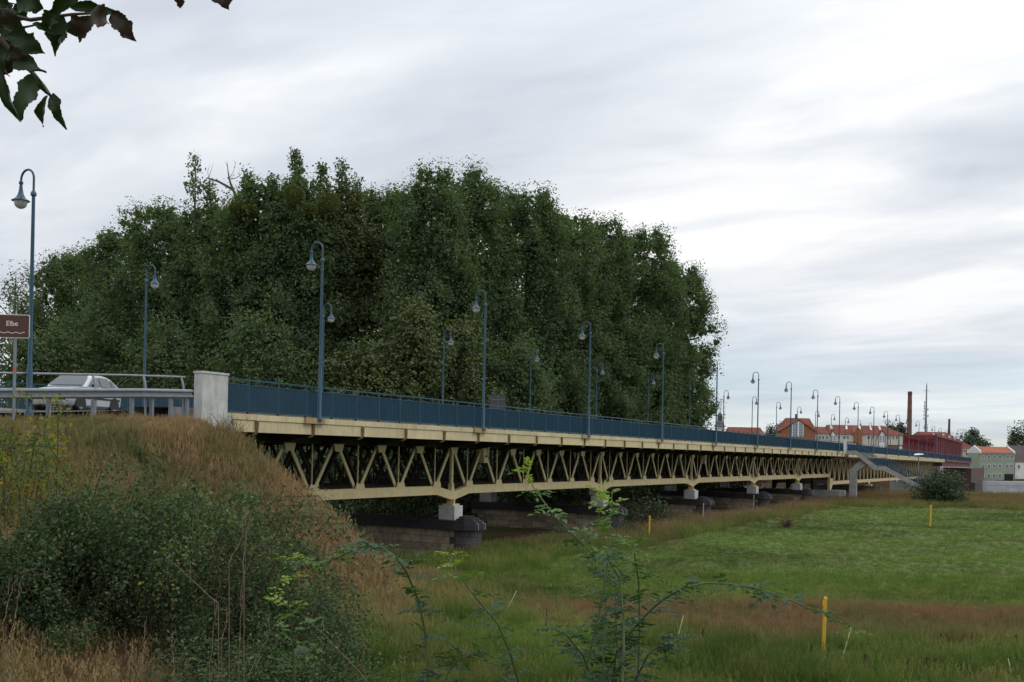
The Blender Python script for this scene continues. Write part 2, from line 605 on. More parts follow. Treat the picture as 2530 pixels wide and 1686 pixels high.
# shared colour logic of ground and grass: dry on slopes and in drifts, green on the meadow
def grass_colour_nodes(nt, dark=1.0, lift=0.0):
    geo = nd(nt, 'ShaderNodeNewGeometry')
    pos = geo.outputs['Position']
    sep = nd(nt, 'ShaderNodeSeparateXYZ')
    nt.links.new(pos, sep.inputs[0])
    n1 = noise(nt, pos, 0.16, 4, 0.6)
    n2 = noise(nt, pos, 0.7, 5, 0.65)
    n3 = noise(nt, pos, 4.5, 4, 0.6)
    # drift of dry brown grass crossing the meadow in front of the yellow post
    mp = nd(nt, 'ShaderNodeMapping')
    mp.vector_type = 'TEXTURE'
    mp.inputs['Location'].default_value = (35.2, 3.2, 0)
    mp.inputs['Rotation'].default_value = (0, 0, math.radians(-68))
    mp.inputs['Scale'].default_value = (18.0, 5.2, 100)
    nt.links.new(pos, mp.inputs['Vector'])
    ln = nd(nt, 'ShaderNodeVectorMath', operation='LENGTH')
    nt.links.new(mp.outputs[0], ln.inputs[0])
    dl = mathn(nt, 'ADD', ln.outputs['Value'], mathn(nt, 'MULTIPLY', mathn(nt, 'SUBTRACT', n2, 0.5), 1.1))
    drift = ramp(nt, dl, [(0.55, 1.0), (1.15, 0.0)])
    # height: dry on the bank (z above about 1 m)
    hz = mathn(nt, 'ADD', sep.outputs[2], mathn(nt, 'MULTIPLY', mathn(nt, 'SUBTRACT', n2, 0.5), 2.6))
    slope = ramp(nt, mathn(nt, 'MULTIPLY', hz, 0.2), [(0.06, 0.0), (0.30, 1.0)])
    # dry fringe by the piers and the far bank
    fy = mathn(nt, 'ADD', sep.outputs[1], mathn(nt, 'MULTIPLY', mathn(nt, 'SUBTRACT', n2, 0.5), 4.0))
    fx = mathn(nt, 'SUBTRACT', sep.outputs[0], 46.0)
    fr = mathn(nt, 'MULTIPLY', ramp(nt, mathn(nt, 'MULTIPLY', fy, 0.03), [(0.58, 0.0), (0.68, 1.0)]), ramp(nt, mathn(nt, 'MULTIPLY', fx, 0.1), [(0.0, 0.0), (1.0, 1.0)]))
    far = ramp(nt, mathn(nt, 'MULTIPLY', mathn(nt, 'ADD', sep.outputs[0], mathn(nt, 'MULTIPLY', sep.outputs[1], 0.45)), 0.005), [(0.60, 0.0), (0.66, 0.9)])
    dry = mathn(nt, 'MAXIMUM', mathn(nt, 'MAXIMUM', drift, slope), mathn(nt, 'MAXIMUM', fr, far))
    patch = ramp(nt, mathn(nt, 'ADD', mathn(nt, 'MULTIPLY', n1, 0.5), mathn(nt, 'MULTIPLY', n2, 0.5)), [(0.50, 0.0), (0.64, 0.55)])
    dry = mathn(nt, 'MAXIMUM', dry, patch, True)
    green = ramp(nt, n2, [(0.3, (0.080 * dark, 0.130 * dark, 0.026 * dark)), (0.6, (0.125 * dark, 0.185 * dark, 0.038 * dark)), (0.8, (0.18 * dark, 0.215 * dark, 0.055 * dark))])
    brown = ramp(nt, n3, [(0.3, (0.20 * dark, 0.136 * dark, 0.072 * dark)), (0.6, (0.33 * dark, 0.232 * dark, 0.125 * dark)), (0.8, (0.44 * dark, 0.325 * dark, 0.185 * dark))])
    gp = ramp(nt, n1, [(0.46, 0.0), (0.60, 0.7)])          # green tufts left in the dry slope
    brown = mixc(nt, mathn(nt, 'MAXIMUM', drift, far), brown, ramp(nt, n3, [(0.3, (0.165 * dark, 0.098 * dark, 0.052 * dark)), (0.7, (0.28 * dark, 0.175 * dark, 0.095 * dark))]))
    brown = mixc(nt, gp, brown, (0.12 * dark, 0.14 * dark, 0.05 * dark))
    dip_shade = ramp(nt, noise(nt, pos, 0.09, 3, 0.6, 0.6), [(0.38, 0.74), (0.55, 1.22)])  # shade of shallow dips painted into the green as broad noise
    green = mixc(nt, 1.0, green, dip_shade, 'MULTIPLY')
    return mixc(nt, dry, green, brown), n3


def grass_mat(name, dark, trans, blade=True):
    m = bpy.data.materials.new(name)
    m.use_nodes = True
    nt = m.node_tree
    bs = nt.nodes['Principled BSDF']
    c, n3 = grass_colour_nodes(nt, dark)
    if blade:
        oi = nd(nt, 'ShaderNodeObjectInfo')
        c = mixc(nt, 1.0, c, ramp(nt, oi.outputs['Random'], [(0.0, (0.82, 0.82, 0.82)), (0.7, (1.03, 1.03, 1.0)), (1.0, (1.25, 1.2, 1.05))]), 'MULTIPLY')
    nt.links.new(c, bs.inputs['Base Color'])
    bs.inputs['Roughness'].default_value = 0.85
    bs.inputs['Specular IOR Level'].default_value = 0.15
    if trans:
        tr = nd(nt, 'ShaderNodeBsdfTranslucent')
        nt.links.new(c, tr.inputs[0])
        mx = nd(nt, 'ShaderNodeMixShader')
        mx.inputs[0].default_value = trans
        nt.links.new(bs.outputs[0], mx.inputs[1])
        nt.links.new(tr.outputs[0], mx.inputs[2])
        nt.links.new(mx.outputs[0], nt.nodes['Material Output'].inputs[0])
    else:
        bn = nd(nt, 'ShaderNodeBump')
        bn.inputs['Strength'].default_value = 0.45
        bn.inputs['Distance'].default_value = 0.12
        nt.links.new(noise(nt, nd(nt, 'ShaderNodeNewGeometry').outputs['Position'], 3.0, 8, 0.7), bn.inputs['Height'])
        nt.links.new(bn.outputs[0], bs.inputs['Normal'])
    MATS[name] = m
    return m


grass_mat('ground_soil', 0.56, 0.0, False)
grass_mat('grass_blade', 1.15, 0.25)


def axis(parts, far_lo, far_hi):
    a = np.concatenate([np.arange(s, e, d) for s, e, d in parts])
    lo = a[0] - np.cumsum(np.geomspace(3, abs(far_lo) * 0.45, 12))
    hi = a[-1] + np.cumsum(np.geomspace(3, far_hi * 0.45, 12))
    return np.concatenate([lo[::-1], a, hi])


gx = axis([(-25, 50, 0.45), (50, 110, 1.0), (110, 200, 2.0), (200, 362, 12), (362, 369, 0.5), (369, 410, 12)], -1500, 4000)
gy = axis([(-40, -5, 1.2), (-5, 48, 0.5), (48, 130, 3.0)], -3000, 3000)
GX, GY = np.meshgrid(gx, gy, indexing='ij')
GZ = ground_z(GX, GY)
ny = len(gy)
ii, jj = np.meshgrid(np.arange(len(gx) - 1), np.arange(ny - 1), indexing='ij')
q = (ii * ny + jj).ravel()
Fq = np.stack([q, q + ny, q + ny + 1, q + 1], 1)
ground = place('ground', raw_mesh('ground', np.stack([GX.ravel(), GY.ravel(), GZ.ravel()], 1), Fq, 'ground_soil', smooth=True))
tag(ground, kind='structure')
rm = MB()
rm.add([(170, -3000, -4.6), (368, -3000, -4.6), (368, 3000, -4.6), (170, 3000, -4.6)], [(0, 1, 2, 3)])
tag(rm.build('river', 'water'), kind='structure')

# the road on the ramp and over the deck
rb = MB()
xs = [-80, -40, -20, -10, 0, 6, 12, 16, 20, 24] + list(range(30, 316, 6))
for a, b in zip(xs[:-1], xs[1:]):
    za, zb = float(road_z(a)), float(road_z(b))
    rb.add([(a, 26.0, za - 0.02), (b, 26.0, zb - 0.02), (b, 33.0, zb - 0.02), (a, 33.0, za - 0.02)], [(0, 1, 2, 3)])
tag(rb.build('road', 'asphalt'), kind='structure')
for yy, nm in ((24.15, 'pavement'), (33.0, 'pavement')):
    pb = MB()
    for a, b in zip(xs[:-1], xs[1:]):
        if b < 25 and yy < 30:
            continue
        za, zb = float(road_z(a)), float(road_z(b))
        for p, w in ((za, a), (zb, b)):
            pass
        y0, y1 = yy, yy + 1.85
        pb.add([(a, y0, za + 0.1), (b, y0, zb + 0.1), (b, y1, zb + 0.1), (a, y1, za + 0.1), (a, y0, za - 0.3), (b, y0, zb - 0.3), (b, y1, zb - 0.3), (a, y1, za - 0.3)],
               [(0, 1, 2, 3), (4, 5, 1, 0), (6, 7, 3, 2)])
    tag(pb.build(nm, 'concrete'), kind='structure')
mk = MB()
for s in np.arange(-20, 300, 6.0):
    za, zb = float(road_z(s)), float(road_z(s + 3))
    mk.add([(s, 29.44, za - 0.014), (s + 3, 29.44, zb - 0.014), (s + 3, 29.56, zb - 0.014), (s, 29.56, za - 0.014)], [(0, 1, 2, 3)])
tag(mk.build('road_marking', 'paint_white'), kind='structure')
# ------------------------------------------------------------------ the yellow girder bridge
P = 3.0
PIERS = [43.6 + 18 * k for k in range(5)]
YF, YT = 24.0, 26.0                       # planes of the fascia and of the near truss
END1 = 132.1


def sag(s):
    return -1.2e-5 * s * s


bridge = thing('road_bridge', 'long cream steel truss bridge with cantilevered deck crossing the meadow', 'bridge', (26.2, 29.4, 0))
# deck slab and cross beams
d = MB()
xs = list(np.arange(26.2, 315, 6.0))
for a, b in zip(xs[:-1], xs[1:]):
    pts = []
    for x in (a, b):
        for y, z in ((24.14, 6.04), (24.14, 5.72), (26.0, 5.52), (32.8, 5.52), (34.86, 5.72), (34.86, 6.04)):
            pts.append((x, y, z + sag(x) - 0.06 * (z > 6)))
    d.add(pts, [(i, (i + 1) % 6, (i + 1) % 6 + 6, i + 6) for i in range(6)])
d.build('deck', 'shaded_steel', bridge)
cb = MB()
for s in np.arange(28.6, END1, P):
    cb.box2((s - 0.07, 26.05, 5.1 + sag(s)), (s + 0.07, 32.75, 5.55 + sag(s)))
for y in (27.4, 29.3, 31.2):
    cb.box2((27, y - 0.08, 5.2), (END1, y + 0.08, 5.54))
tag(cb.build('cross_beam', 'shaded_steel', bridge), kind='stuff')

# near truss: chords, then every diagonal and vertical on its own
BOT = [27.1 + P * k for k in range(36)]                # bottom nodes 27.1 .. 132.1
zt, zb0, zb1 = 5.06, 2.98, 3.38


def chord_pts():
    """stations (s, bottom z, top z) of the lower chord with its dips over the piers"""
    st = []
    for s in BOT:
        st.append((s, zb0, zb1))
        for p in PIERS:
            if abs(s + 1.5 - p) < 0.01:
                st.append((p - 0.12, zb0 - 0.27, zb0 + 0.13))
                st.append((p + 0.12, zb0 - 0.27, zb0 + 0.13))
    st[0] = (26.2, zb0, zb1)
    return st


def lower_chord(mb, y, th, st):
    pts, fs = [], []
    for s, a, b in st:
        z = sag(s)
        pts += [(s, y - th, a + z), (s, y + th, a + z), (s, y + th, b + z), (s, y - th, b + z)]
    for i in range(len(st) - 1):
        for k in range(4):
            k2 = (k + 1) % 4
            fs.append((i * 4 + k, i * 4 + k2, i * 4 + 4 + k2, i * 4 + 4 + k))
    n = len(st) * 4
    fs += [(3, 2, 1, 0), (n - 4, n - 3, n - 2, n - 1)]
    mb.add(pts, fs)


truss = MB()
lower_chord(truss, YT, 0.14, chord_pts())
tr = truss.build('lower_chord', 'cream_truss', bridge)
tc_ = MB()
for a, b in zip(BOT[:-1], BOT[1:]):
    tc_.box2((a, YT - 0.15, 5.16 + sag(a)), (b, YT + 0.15, 5.5 + sag(a)))
top_chord = tc_.build('top_chord', 'shaded_steel', bridge)
me_up = MB().bar((0.13, 0, 3.36), (1.33, 0, 5.12), 0.15, 0.05).mesh('diagonal', 'cream_truss')
me_dn = MB().bar((0.13 - 1.5, 0, 5.12), (-0.17, 0, 3.36), 0.15, 0.05).mesh('diagonal', 'cream_truss')
me_vt = MB().box2((-0.023, -0.02, 3.36), (0.023, 0.02, 5.2)).mesh('vertical', 'cream_truss')
me_pp = MB().box2((-0.08, -0.06, 3.05), (0.08, 0.06, 5.2)).add([(-0.08, -0.10, 3.5), (-0.17, -0.10, 3.05), (0.17, -0.10, 3.05), (0.08, -0.10, 3.5), (-0.08, 0.10, 3.5), (-0.17, 0.10, 3.05), (0.17, 0.10, 3.05), (0.08, 0.10, 3.5)],
                                                          [(0, 1, 2, 3), (7, 6, 5, 4), (0, 4, 5, 1), (2, 6, 7, 3)]).mesh('pier_post', 'cream_truss')
me_gb = MB().extrude([(-0.34, -0.155, 3.33), (0.34, -0.155, 3.33), (0.24, -0.155, 3.62), (0.12, -0.155, 3.58), (-0.12, -0.155, 3.58), (-0.24, -0.155, 3.62)], (0, 0.03, 0)).mesh('gusset', 'cream_truss')
me_gt = MB().extrude([(-0.34, -0.155, 5.18), (-0.22, -0.155, 4.88), (0.22, -0.155, 4.88), (0.34, -0.155, 5.18)], (0, 0.03, 0)).mesh('gusset', 'cream_truss')
for i, s in enumerate(BOT):
    def put(nm, me, ds=0.0, par=tr):
        place(nm, me, par, Vector((s + ds, YT, sag(s))) - root_of(par))
    if s > 27.2:
        put('diagonal', me_dn)
        put('vertical', me_vt)
    put('gusset', me_gb)
    if s < END1 - 0.2:
        put('diagonal', me_up)
        put('gusset', me_gt, 1.5, top_chord)
for p in PIERS:
    place('pier_post', me_pp, tr, Vector((p, YT, sag(p) - 0.02)) - root_of(tr))
# hinge plates hanging at the joint beside every other pier
hm = MB().extrude([(-0.36, -0.2, 5.35), (-0.17, -0.2, 4.45), (0.17, -0.2, 4.45), (0.36, -0.2, 5.35), (0.2, -0.2, 5.35), (0.13, -0.2, 4.72), (-0.13, -0.2, 4.72), (-0.2, -0.2, 5.35)], (0, 0.4, 0))
hm.box2((-0.17, -0.16, 4.82), (0.17, 0.1, 4.9))
hme = hm.mesh('hinge_plate', 'cream_truss')
for p in PIERS[0::2]:
    place('hinge_plate', hme, tr, Vector((p + P, YT, sag(p))) - root_of(tr))

# the girders further in, extra ones added and coloured dark for the shade inside
for y in (28.0, 29.4, 31.0, 32.7):
    it = MB()
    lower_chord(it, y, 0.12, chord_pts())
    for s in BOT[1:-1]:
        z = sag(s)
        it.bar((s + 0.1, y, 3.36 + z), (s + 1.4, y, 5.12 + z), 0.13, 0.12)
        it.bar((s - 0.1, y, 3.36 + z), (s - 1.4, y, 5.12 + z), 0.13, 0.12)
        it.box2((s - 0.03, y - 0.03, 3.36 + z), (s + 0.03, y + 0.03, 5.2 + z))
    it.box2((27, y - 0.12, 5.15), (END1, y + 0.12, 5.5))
    tag(it.build('inner_truss', 'shaded_steel', bridge), kind='stuff')
# lower wind bracing between the girders
wb = MB()
for s in BOT[:-1]:
    z = sag(s) + 3.05
    wb.bar((s, 26, z), (s + P, 29.3, z), 0.09, 0.09, (0, 0, 1))
    wb.bar((s, 32.7, z), (s + P, 29.3, z), 0.09, 0.09, (0, 0, 1))
    wb.bar((s, 26, z + 0.15), (s, 32.7, z + 0.15), 0.1, 0.1, (0, 0, 1))
tag(wb.build('wind_bracing', 'shaded_steel', bridge), kind='stuff')
# sway frames across at each pier panel
swf = MB()
for p in PIERS:
    for dx in (0.0,):
        swf.bar((p, 26, 3.2), (p, 29.3, 5.2), 0.12, 0.1, (1, 0, 0))
        swf.bar((p, 32.7, 3.2), (p, 29.3, 5.2), 0.12, 0.1, (1, 0, 0))
tag(swf.build('sway_frame', 'shaded_steel', bridge), kind='stuff')

# fascia: a kerb band of half-panel plates above recessed side plates, brackets between
BR = [27.6 + P * k for k in range(35)]
me_up1 = MB().box2((0.006, 0, -0.19), (1.494, 0.1, 0)).mesh('kerb_plate', 'cream')
me_lo1 = MB().box2((0.05, 0.035, -0.39), (2.95, 0.1, -0.005)).mesh('side_plate', 'cream')
bk = MB().extrude([(-0.035, 0.0, 0.0), (-0.035, 0.0, -0.40), (-0.035, 0.05, -0.47), (-0.035, 0.22, -0.52), (-0.035, 0.22, -0.46), (-0.035, 0.16, -0.40), (-0.035, 0.16, 0.0)], (0.07, 0, 0))
me_br = bk.mesh('bracket', 'stained_cream')
rs = MB().extrude([(-0.10, -0.006, 0.0), (-0.085, -0.006, -0.22), (-0.04, -0.006, -0.40), (0.02, -0.006, -0.41), (0.045, -0.006, -0.2), (0.05, -0.006, 0.0)], (0, 0.012, 0))
me_rs = rs.mesh('rust_streak', 'rust')
cbm = MB().extrude([(-0.05, 0.12, 0.0), (-0.05, 0.12, -0.28), (-0.05, 1.9, -0.62), (-0.05, 1.9, 0.0)], (0.1, 0, 0))
me_cb = cbm.mesh('cantilever_bracket', 'shaded_steel')
fas = thing('deck_edge', 'cream painted steel edge of the bridge deck with plates and brackets', 'bridge edge', (26.2, YF, 5.4))
fo = root_of(fas)
place('kerb_plate', MB().box2((-0.4, 0, -0.19), (1.39, 0.1, 0)).mesh('kerb_plate', 'cream'), fas, Vector((26.2, YF, 6.06)) - fo)
place('side_plate', MB().box2((-0.4, 0.035, -0.39), (1.35, 0.1, -0.005)).mesh('side_plate', 'cream'), fas, Vector((26.2, YF, 5.865)) - fo)
for s in BR:
    z = sag(s)
    for h in (0, 1.5):
        if s + h < 131:
            place('kerb_plate', me_up1, fas, Vector((s + h, YF, 6.06 + z)) - fo)
    if s < 130:
        place('side_plate', me_lo1, fas, Vector((s, YF, 5.865 + z)) - fo)
    place('bracket', me_br, fas, Vector((s, YF - 0.012, 5.87 + z)) - fo)
    place('rust_streak', me_rs, fas, Vector((s + 0.02, YF - 0.022, 5.86 + z)) - fo)
    place('cantilever_bracket', me_cb, fas, Vector((s + 0.0, YF, 5.7 + z)) - fo)
LAMPS = [18.78 + 12.04 * k for k in range(23)]
me_lb = MB().box2((-0.75, -0.06, -0.2), (0.35, 0.12, 0.004)).mesh('lamp_footing', 'stained_cream')
for s in LAMPS[1:10]:
    place('lamp_footing', me_lb, fas, Vector((s, YF - 0.03, 6.066 + sag(s))) - fo)

# ---- second length of bridge beyond the staircase: deeper girders
B2 = [132.6 + P * k for k in range(37)]
for y in (26.0, 28.0, 29.4, 31.0, 32.7):  # inner planes added, coloured near black as shade behind the front girder
    s2 = MB()
    for a, b in zip(B2[:-1], B2[1:]):
        z = sag(a) * 0.8
        s2.box2((a, y - 0.14, 2.0 + z), (b, y + 0.14, 2.42 + z))
        s2.box2((a, y - 0.14, 5.15 + z), (b, y + 0.14, 5.5 + z))
        s2.bar((a, y, 2.4 + z), (a + 1.5, y, 5.2 + z), 0.15, 0.13)
        s2.bar((b, y, 2.4 + z), (a + 1.5, y, 5.2 + z), 0.15, 0.13)
        s2.box2((a - 0.03, y - 0.03, 2.4 + z), (a + 0.03, y + 0.03, 5.2 + z))
    s2.extrude([(132.3, y - 0.15, 2.6), (132.3, y - 0.15, 1.15), (132.9, y - 0.15, 1.15), (134.2, y - 0.15, 2.0), (134.2, y - 0.15, 2.6)], (0, 0.3, 0))
    for p in (160.6, 187.6, 214.6):
        s2.extrude([(p - 1.4, y - 0.15, 2.05), (p - 0.3, y - 0.15, 1.4), (p + 0.3, y - 0.15, 1.4), (p + 1.4, y - 0.15, 2.05)], (0, 0.3, 0))
    tag(s2.build('river_truss', 'cream_truss' if y == 26.0 else 'shaded_steel', bridge), kind='stuff')
f2 = MB()
for a in np.arange(133.6, 243, P):
    z = sag(a)
    f2.box2((a, YF, 5.87 + z), (a + P - 0.02, YF + 0.1, 6.06 + z))
    f2.box2((a + 0.05, YF + 0.035, 5.45 + z), (a + P - 0.05, YF + 0.1, 5.865 + z))
    f2.box2((a - 0.04, YF - 0.01, 5.35 + z), (a + 0.04, YF + 0.3, 5.87 + z))
    f2.extrude([(a - 0.05, YF + 0.1, 5.6 + z), (a - 0.05, YF + 2, 5.15 + z), (a - 0.05, YF + 2, 5.6 + z)], (0.1, 0, 0))
tag(f2.build('river_fascia', 'cream', bridge), kind='stuff')
f3 = MB()
for a in np.arange(243.6, 312, P):
    z = sag(a)
    f3.box2((a, YF, 5.6 + z), (a + P - 0.02, YF + 0.1, 6.06 + z))
    f3.box2((a, YF + 0.5, 4.7 + z), (a + P, YF + 0.7, 5.6 + z))
f3.extrude([(243.6, 24.6, 5.0), (250, 24.6, 4.0), (300, 24.6, 3.6), (306, 24.6, 4.9)], (0, 9.5, 0))
f3.build('dark_red_girder', 'red_paint', bridge)

# ------------------------------------------------------------------ piers
pier_root = thing('bridge_pier', 'masonry pier with white bearing block nearest the grassy bank', 'pier', (PIERS[0], 26.0, 0))


def nose(r, y0, n=7):
    return [(r * math.cos(math.pi + math.pi * k / (n - 1)), y0 + r * 1.0 * math.sin(math.pi + math.pi * k / (n - 1))) for k in range(n)]


NY = -0.75                                # nose springs this far in front of the truss plane
core = MB().prism(nose(0.78, NY) + [(0.78, 8.4), (-0.78, 8.4)], -0.8, 1.33)
core.build('core', 'stone_dark', pier_root, rel=False)
cap = MB()
cap.prism(nose(1.02, NY) + [(1.02, 8.6), (-1.02, 8.6)], 1.33, 1.62)
cap.prism(nose(0.92, NY) + [(0.92, 8.5), (-0.92, 8.5)], 1.62, 1.76)
cap.build('cap', 'cap_stone', pier_root, rel=False)
hip = MB()
hip.prism(nose(0.72, NY), 1.76, 1.86)
hip.prism(nose(0.5, NY), 1.86, 1.95)
hip.build('nose_hood', 'cap_stone', pier_root, rel=False)
lm = MB()
for xq in (-0.34, 0.30):
    pts = [Vector((xq, NY - math.sqrt(max(0, 1.03 ** 2 - xq * xq)), 1.34)), Vector((xq, NY - math.sqrt(max(0, 1.03 ** 2 - xq * xq)), 1.6)), Vector((xq * 0.8, NY - 0.7, 1.77))]
    lm.tube(pts, 0.012, 4)
lm.build('lime_stain', 'lime', pier_root, rel=False)
me_st = [MB().box2((-0.81, 0.008, 0.008), (0.81, L - 0.008, 0.322)).mesh('stone', 'stone') for L in (0.7, 0.95, 1.15)]
rnd = random.Random(4)
for c in range(5):
    y = NY + (0.3 if c % 2 else 0.05)
    while y < 8.0:
        k = rnd.randrange(3)
        L = (0.7, 0.95, 1.15)[k]
        place('stone', me_st[k], pier_root, (rnd.uniform(-0.012, 0.012), y, 1.33 - 0.332 * (c + 1)))
        y += L
for c in range(5):
    m0 = 7
    off = 0.5 if c % 2 else 0.0
    for k in range(4):
        a0 = math.pi + math.pi * max(0, (k - off)) / 3.5
        a1 = math.pi + math.pi * min(3.5, (k + 1 - off)) / 3.5
        if a1 - a0 < 0.1:
            continue
        arc = [(0.83 * math.cos(a0 + 0.012 + (a1 - a0 - 0.024) * t / 3), NY + 0.83 * math.sin(a0 + 0.012 + (a1 - a0 - 0.024) * t / 3)) for t in range(4)]
        inn = [(0.6 * math.cos(a1), NY + 0.6 * math.sin(a1)), (0.6 * math.cos(a0), NY + 0.6 * math.sin(a0))]
        MB().prism(arc + inn, 1.33 - 0.332 * (c + 1) + 0.008, 1.33 - 0.332 * c - 0.008).build('stone', 'stone_dark', pier_root, rel=False)
for y in (0.0, 7.9):
    MB().prism([(-0.36, y - 0.42), (0.30, y - 0.48), (0.36, y - 0.42), (0.36, y + 0.44), (-0.36, y + 0.44)], 1.76, 2.42).build('bearing_block', 'concrete_white', pier_root, rel=False)
    bp = MB().box2((-0.3, y - 0.3, 2.42), (0.3, y + 0.3, 2.50))
    bp.box2((-0.06, y - 0.2, 2.50), (0.06, y + 0.2, 2.73))
    bp.build('bearing', 'cream_truss', pier_root, rel=False)
plab = ['', 'masonry pier with white bearing block, second along from the grassy bank', 'masonry pier with weedy foot, third along from the grassy bank',
        'masonry pier with dark round nose, fourth along from the bank', 'masonry pier, fifth along, last before the staircase']
tag(pier_root, group='piers of the bridge')
for k in range(1, 5):
    c = copy_tree(pier_root)
    c.location = (PIERS[k], 26.0, sag(PIERS[k]))
    tag(c, plab[k], 'pier', 'piers of the bridge')
pe = MB()
pe.prism([(-1.0, -1.2), (-0.6, -1.8), (0.6, -1.8), (1.0, -1.2), (1.0, 8), (-1.0, 8)], -1.5, 1.2)
for k, (s, lab) in enumerate(((133.0, 'low grey pier under the joint beside the stair column'), (160.6, 'grey pier with white block seen behind the staircase'))):
    r = thing('bridge_pier', lab, 'pier', (s, 26.0, 0), group='piers of the bridge')
    place('core', pe.mesh('core', 'concrete' if k == 0 else 'stone_dark'), r, (0, 0, 0))
    if k:
        for y in (0.0, 6.7):
            place('bearing_block', MB().prism([(-0.4, y - 0.5), (0.4, y - 0.5), (0.4, y + 0.5), (-0.4, y + 0.5)], 0.6, 1.42).mesh('bearing_block', 'concrete_white'), r, (0, 0, 0))
rp = thing('bridge_pier', 'wide grey concrete pier under the start of the dark red span', 'pier', (243, 26, 0), group='piers of the bridge')
MB().box2((-3, -1.5, -6), (3, 8.5, 3.9)).build('core', 'concrete', rp, rel=False)
rp = thing('bridge_abutment', 'dark masonry abutment below the far end of the bridge', 'abutment', (316, 26, 0))
MB().box2((-7, -2.2, -6), (40, 9, 3.2)).build('wall', 'brick_dark', rp, rel=False)
MB().box2((-7.2, -3.2, -6), (12, -2.2, -0.6)).build('lower_wall', 'stone_dark', rp, rel=False)
for zr in (0.2, 0.7):
    MB().tube([(-7, -8, zr), (-7, -2.3, zr)], 0.06, 6).build('handrail', 'galva', rp, rel=False)

# ------------------------------------------------------------------ abutment block at the near end
ab = thing('end_block', 'white weathered concrete block ending the railing above the bank', 'concrete block', (25.2, 23.9, 5))
MB().prism([(24.65, 23.62), (25.78, 23.62), (25.78, 23.95), (24.65, 23.95)], 5.0, 7.22).build('block', 'concrete_white', ab)
MB().prism([(24.62, 23.59), (25.81, 23.59), (25.81, 23.98), (24.62, 23.98)], 7.22, 7.28).build('coping', 'concrete_white', ab)
MB().prism([(24.9, 23.7), (26.1, 23.7), (26.1, 25.6), (24.9, 25.6)], 3.2, 5.96).build('footing', 'concrete', ab)
aw = thing('abutment_wall', 'dark abutment wall under the deck behind the dry bank', 'abutment', (26.2, 29.4, 0))
MB().box2((25.2, 25.9, 1.0), (26.6, 33.5, 5.5)).build('wall', 'stone_dark', aw)

# ------------------------------------------------------------------ railings
me_post = MB().box2((-0.018, -0.03, -0.02), (0.018, 0.03, 1.12)).mesh('post', 'blue')
bl = MB()
for k in range(1, 15):
    bl.box((k * 0.1, 0, 0.53), (0.018, 0.075, 0.86))
me_bal = bl.mesh('baluster_panel', 'navy')
RAILS = [(nm, MB().box((0.75, 0, zr), (1.5, 0.055, t)).mesh(nm, 'blue')) for nm, zr, t in (('top_rail', 1.13, 0.042), ('middle_rail', 0.965, 0.03), ('bottom_rail', 0.09, 0.03))]


def railing(y, s0, s1, label, grp):
    r = thing('bridge_railing', label, 'railing', (s0, y, 6.06), group=grp)
    n = int(round((s1 - s0) / 1.5))
    for i in range(n + 1):
        s = s0 + i * 1.5
        z = float(road_z(s)) - 6.06
        sl = (float(road_z(s + 1.5)) - float(road_z(s))) / 1.5
        place('post', me_post, r, (s - s0, 0, z))
        if i < n:
            for nm, me in RAILS + [('baluster_panel', me_bal)]:
                o = place(nm, me, r, (s - s0, 0, z))
                o.rotation_euler = (0, -math.atan(sl), 0)
    return r


G = 'railings of the bridge'
railing(24.12, 25.8, 130.8, 'dark blue baluster railing along the near edge, from white block to staircase', G)
railing(24.12, 133.7, 312.2, 'dark blue baluster railing along the near edge beyond the staircase', G)
railing(34.8, 11.0, 131.0, 'dark blue railing on the far side of the road behind the silver car', G)
railing(34.8, 132.5, 246.5, 'dark blue railing on the far side, its top showing below the lamps', G)
sgm = thing('rail_end_post', 'white end post where the staircase leaves the bridge railing', 'post', (131.6, 24.05, 5.6))
MB().box2((-0.12, -0.12, 0), (0.12, 0.12, 1.65)).build('shaft', 'trim_white', sgm, rel=False)
MB().box2((-0.15, -0.15, 1.65), (0.15, 0.15, 1.72)).build('top', 'trim_white', sgm, rel=False)

# ------------------------------------------------------------------ street lamps
def make_lamp():
    r = thing('street_lamp', 'x', 'street lamp', (0, 0, 0))
    MB().lathe([(0.12, 0), (0.12, 0.1), (0.075, 0.16), (0.075, 1.2), (0.056, 1.25), (0.050, 3.0), (0.043, 5.72)], n=12).build('pole', 'lamp_blue', r, True, False)
    MB().lathe([(0.05, 5.68), (0.075, 5.70), (0.075, 5.76), (0.055, 5.80), (0.04, 5.82)], n=12).build('collar', 'lamp_blue', r, True, False)
    R = 0.245
    path = [(0, 0, 5.8), (0, 0, 6.15)] + [(0, R - R * math.cos(a), 6.15 + R * math.sin(a)) for a in np.linspace(0.2, math.pi, 12)] + [(0, 2 * R, 6.10)]
    MB().tube(path, 0.029, 8).build('arm', 'lamp_blue', r, True, False)
    sh = MB().lathe([(0.035, 6.12), (0.055, 6.10), (0.055, 6.05), (0.036, 6.03), (0.042, 5.95), (0.055, 5.86), (0.075, 5.78), (0.115, 5.70), (0.17, 5.645), (0.225, 5.62), (0.23, 5.60), (0.17, 5.595)], (0, 2 * R, 0), 18)
    so = sh.build('shade', 'lamp_blue', r, True, False)
    MB().lathe([(0.165, 5.60), (0.163, 5.54), (0.143, 5.475), (0.10, 5.43), (0.05, 5.405), (0.01, 5.40)], (0, 2 * R, 0), 16).build('globe', 'lamp_globe', so, True, False)
    return r


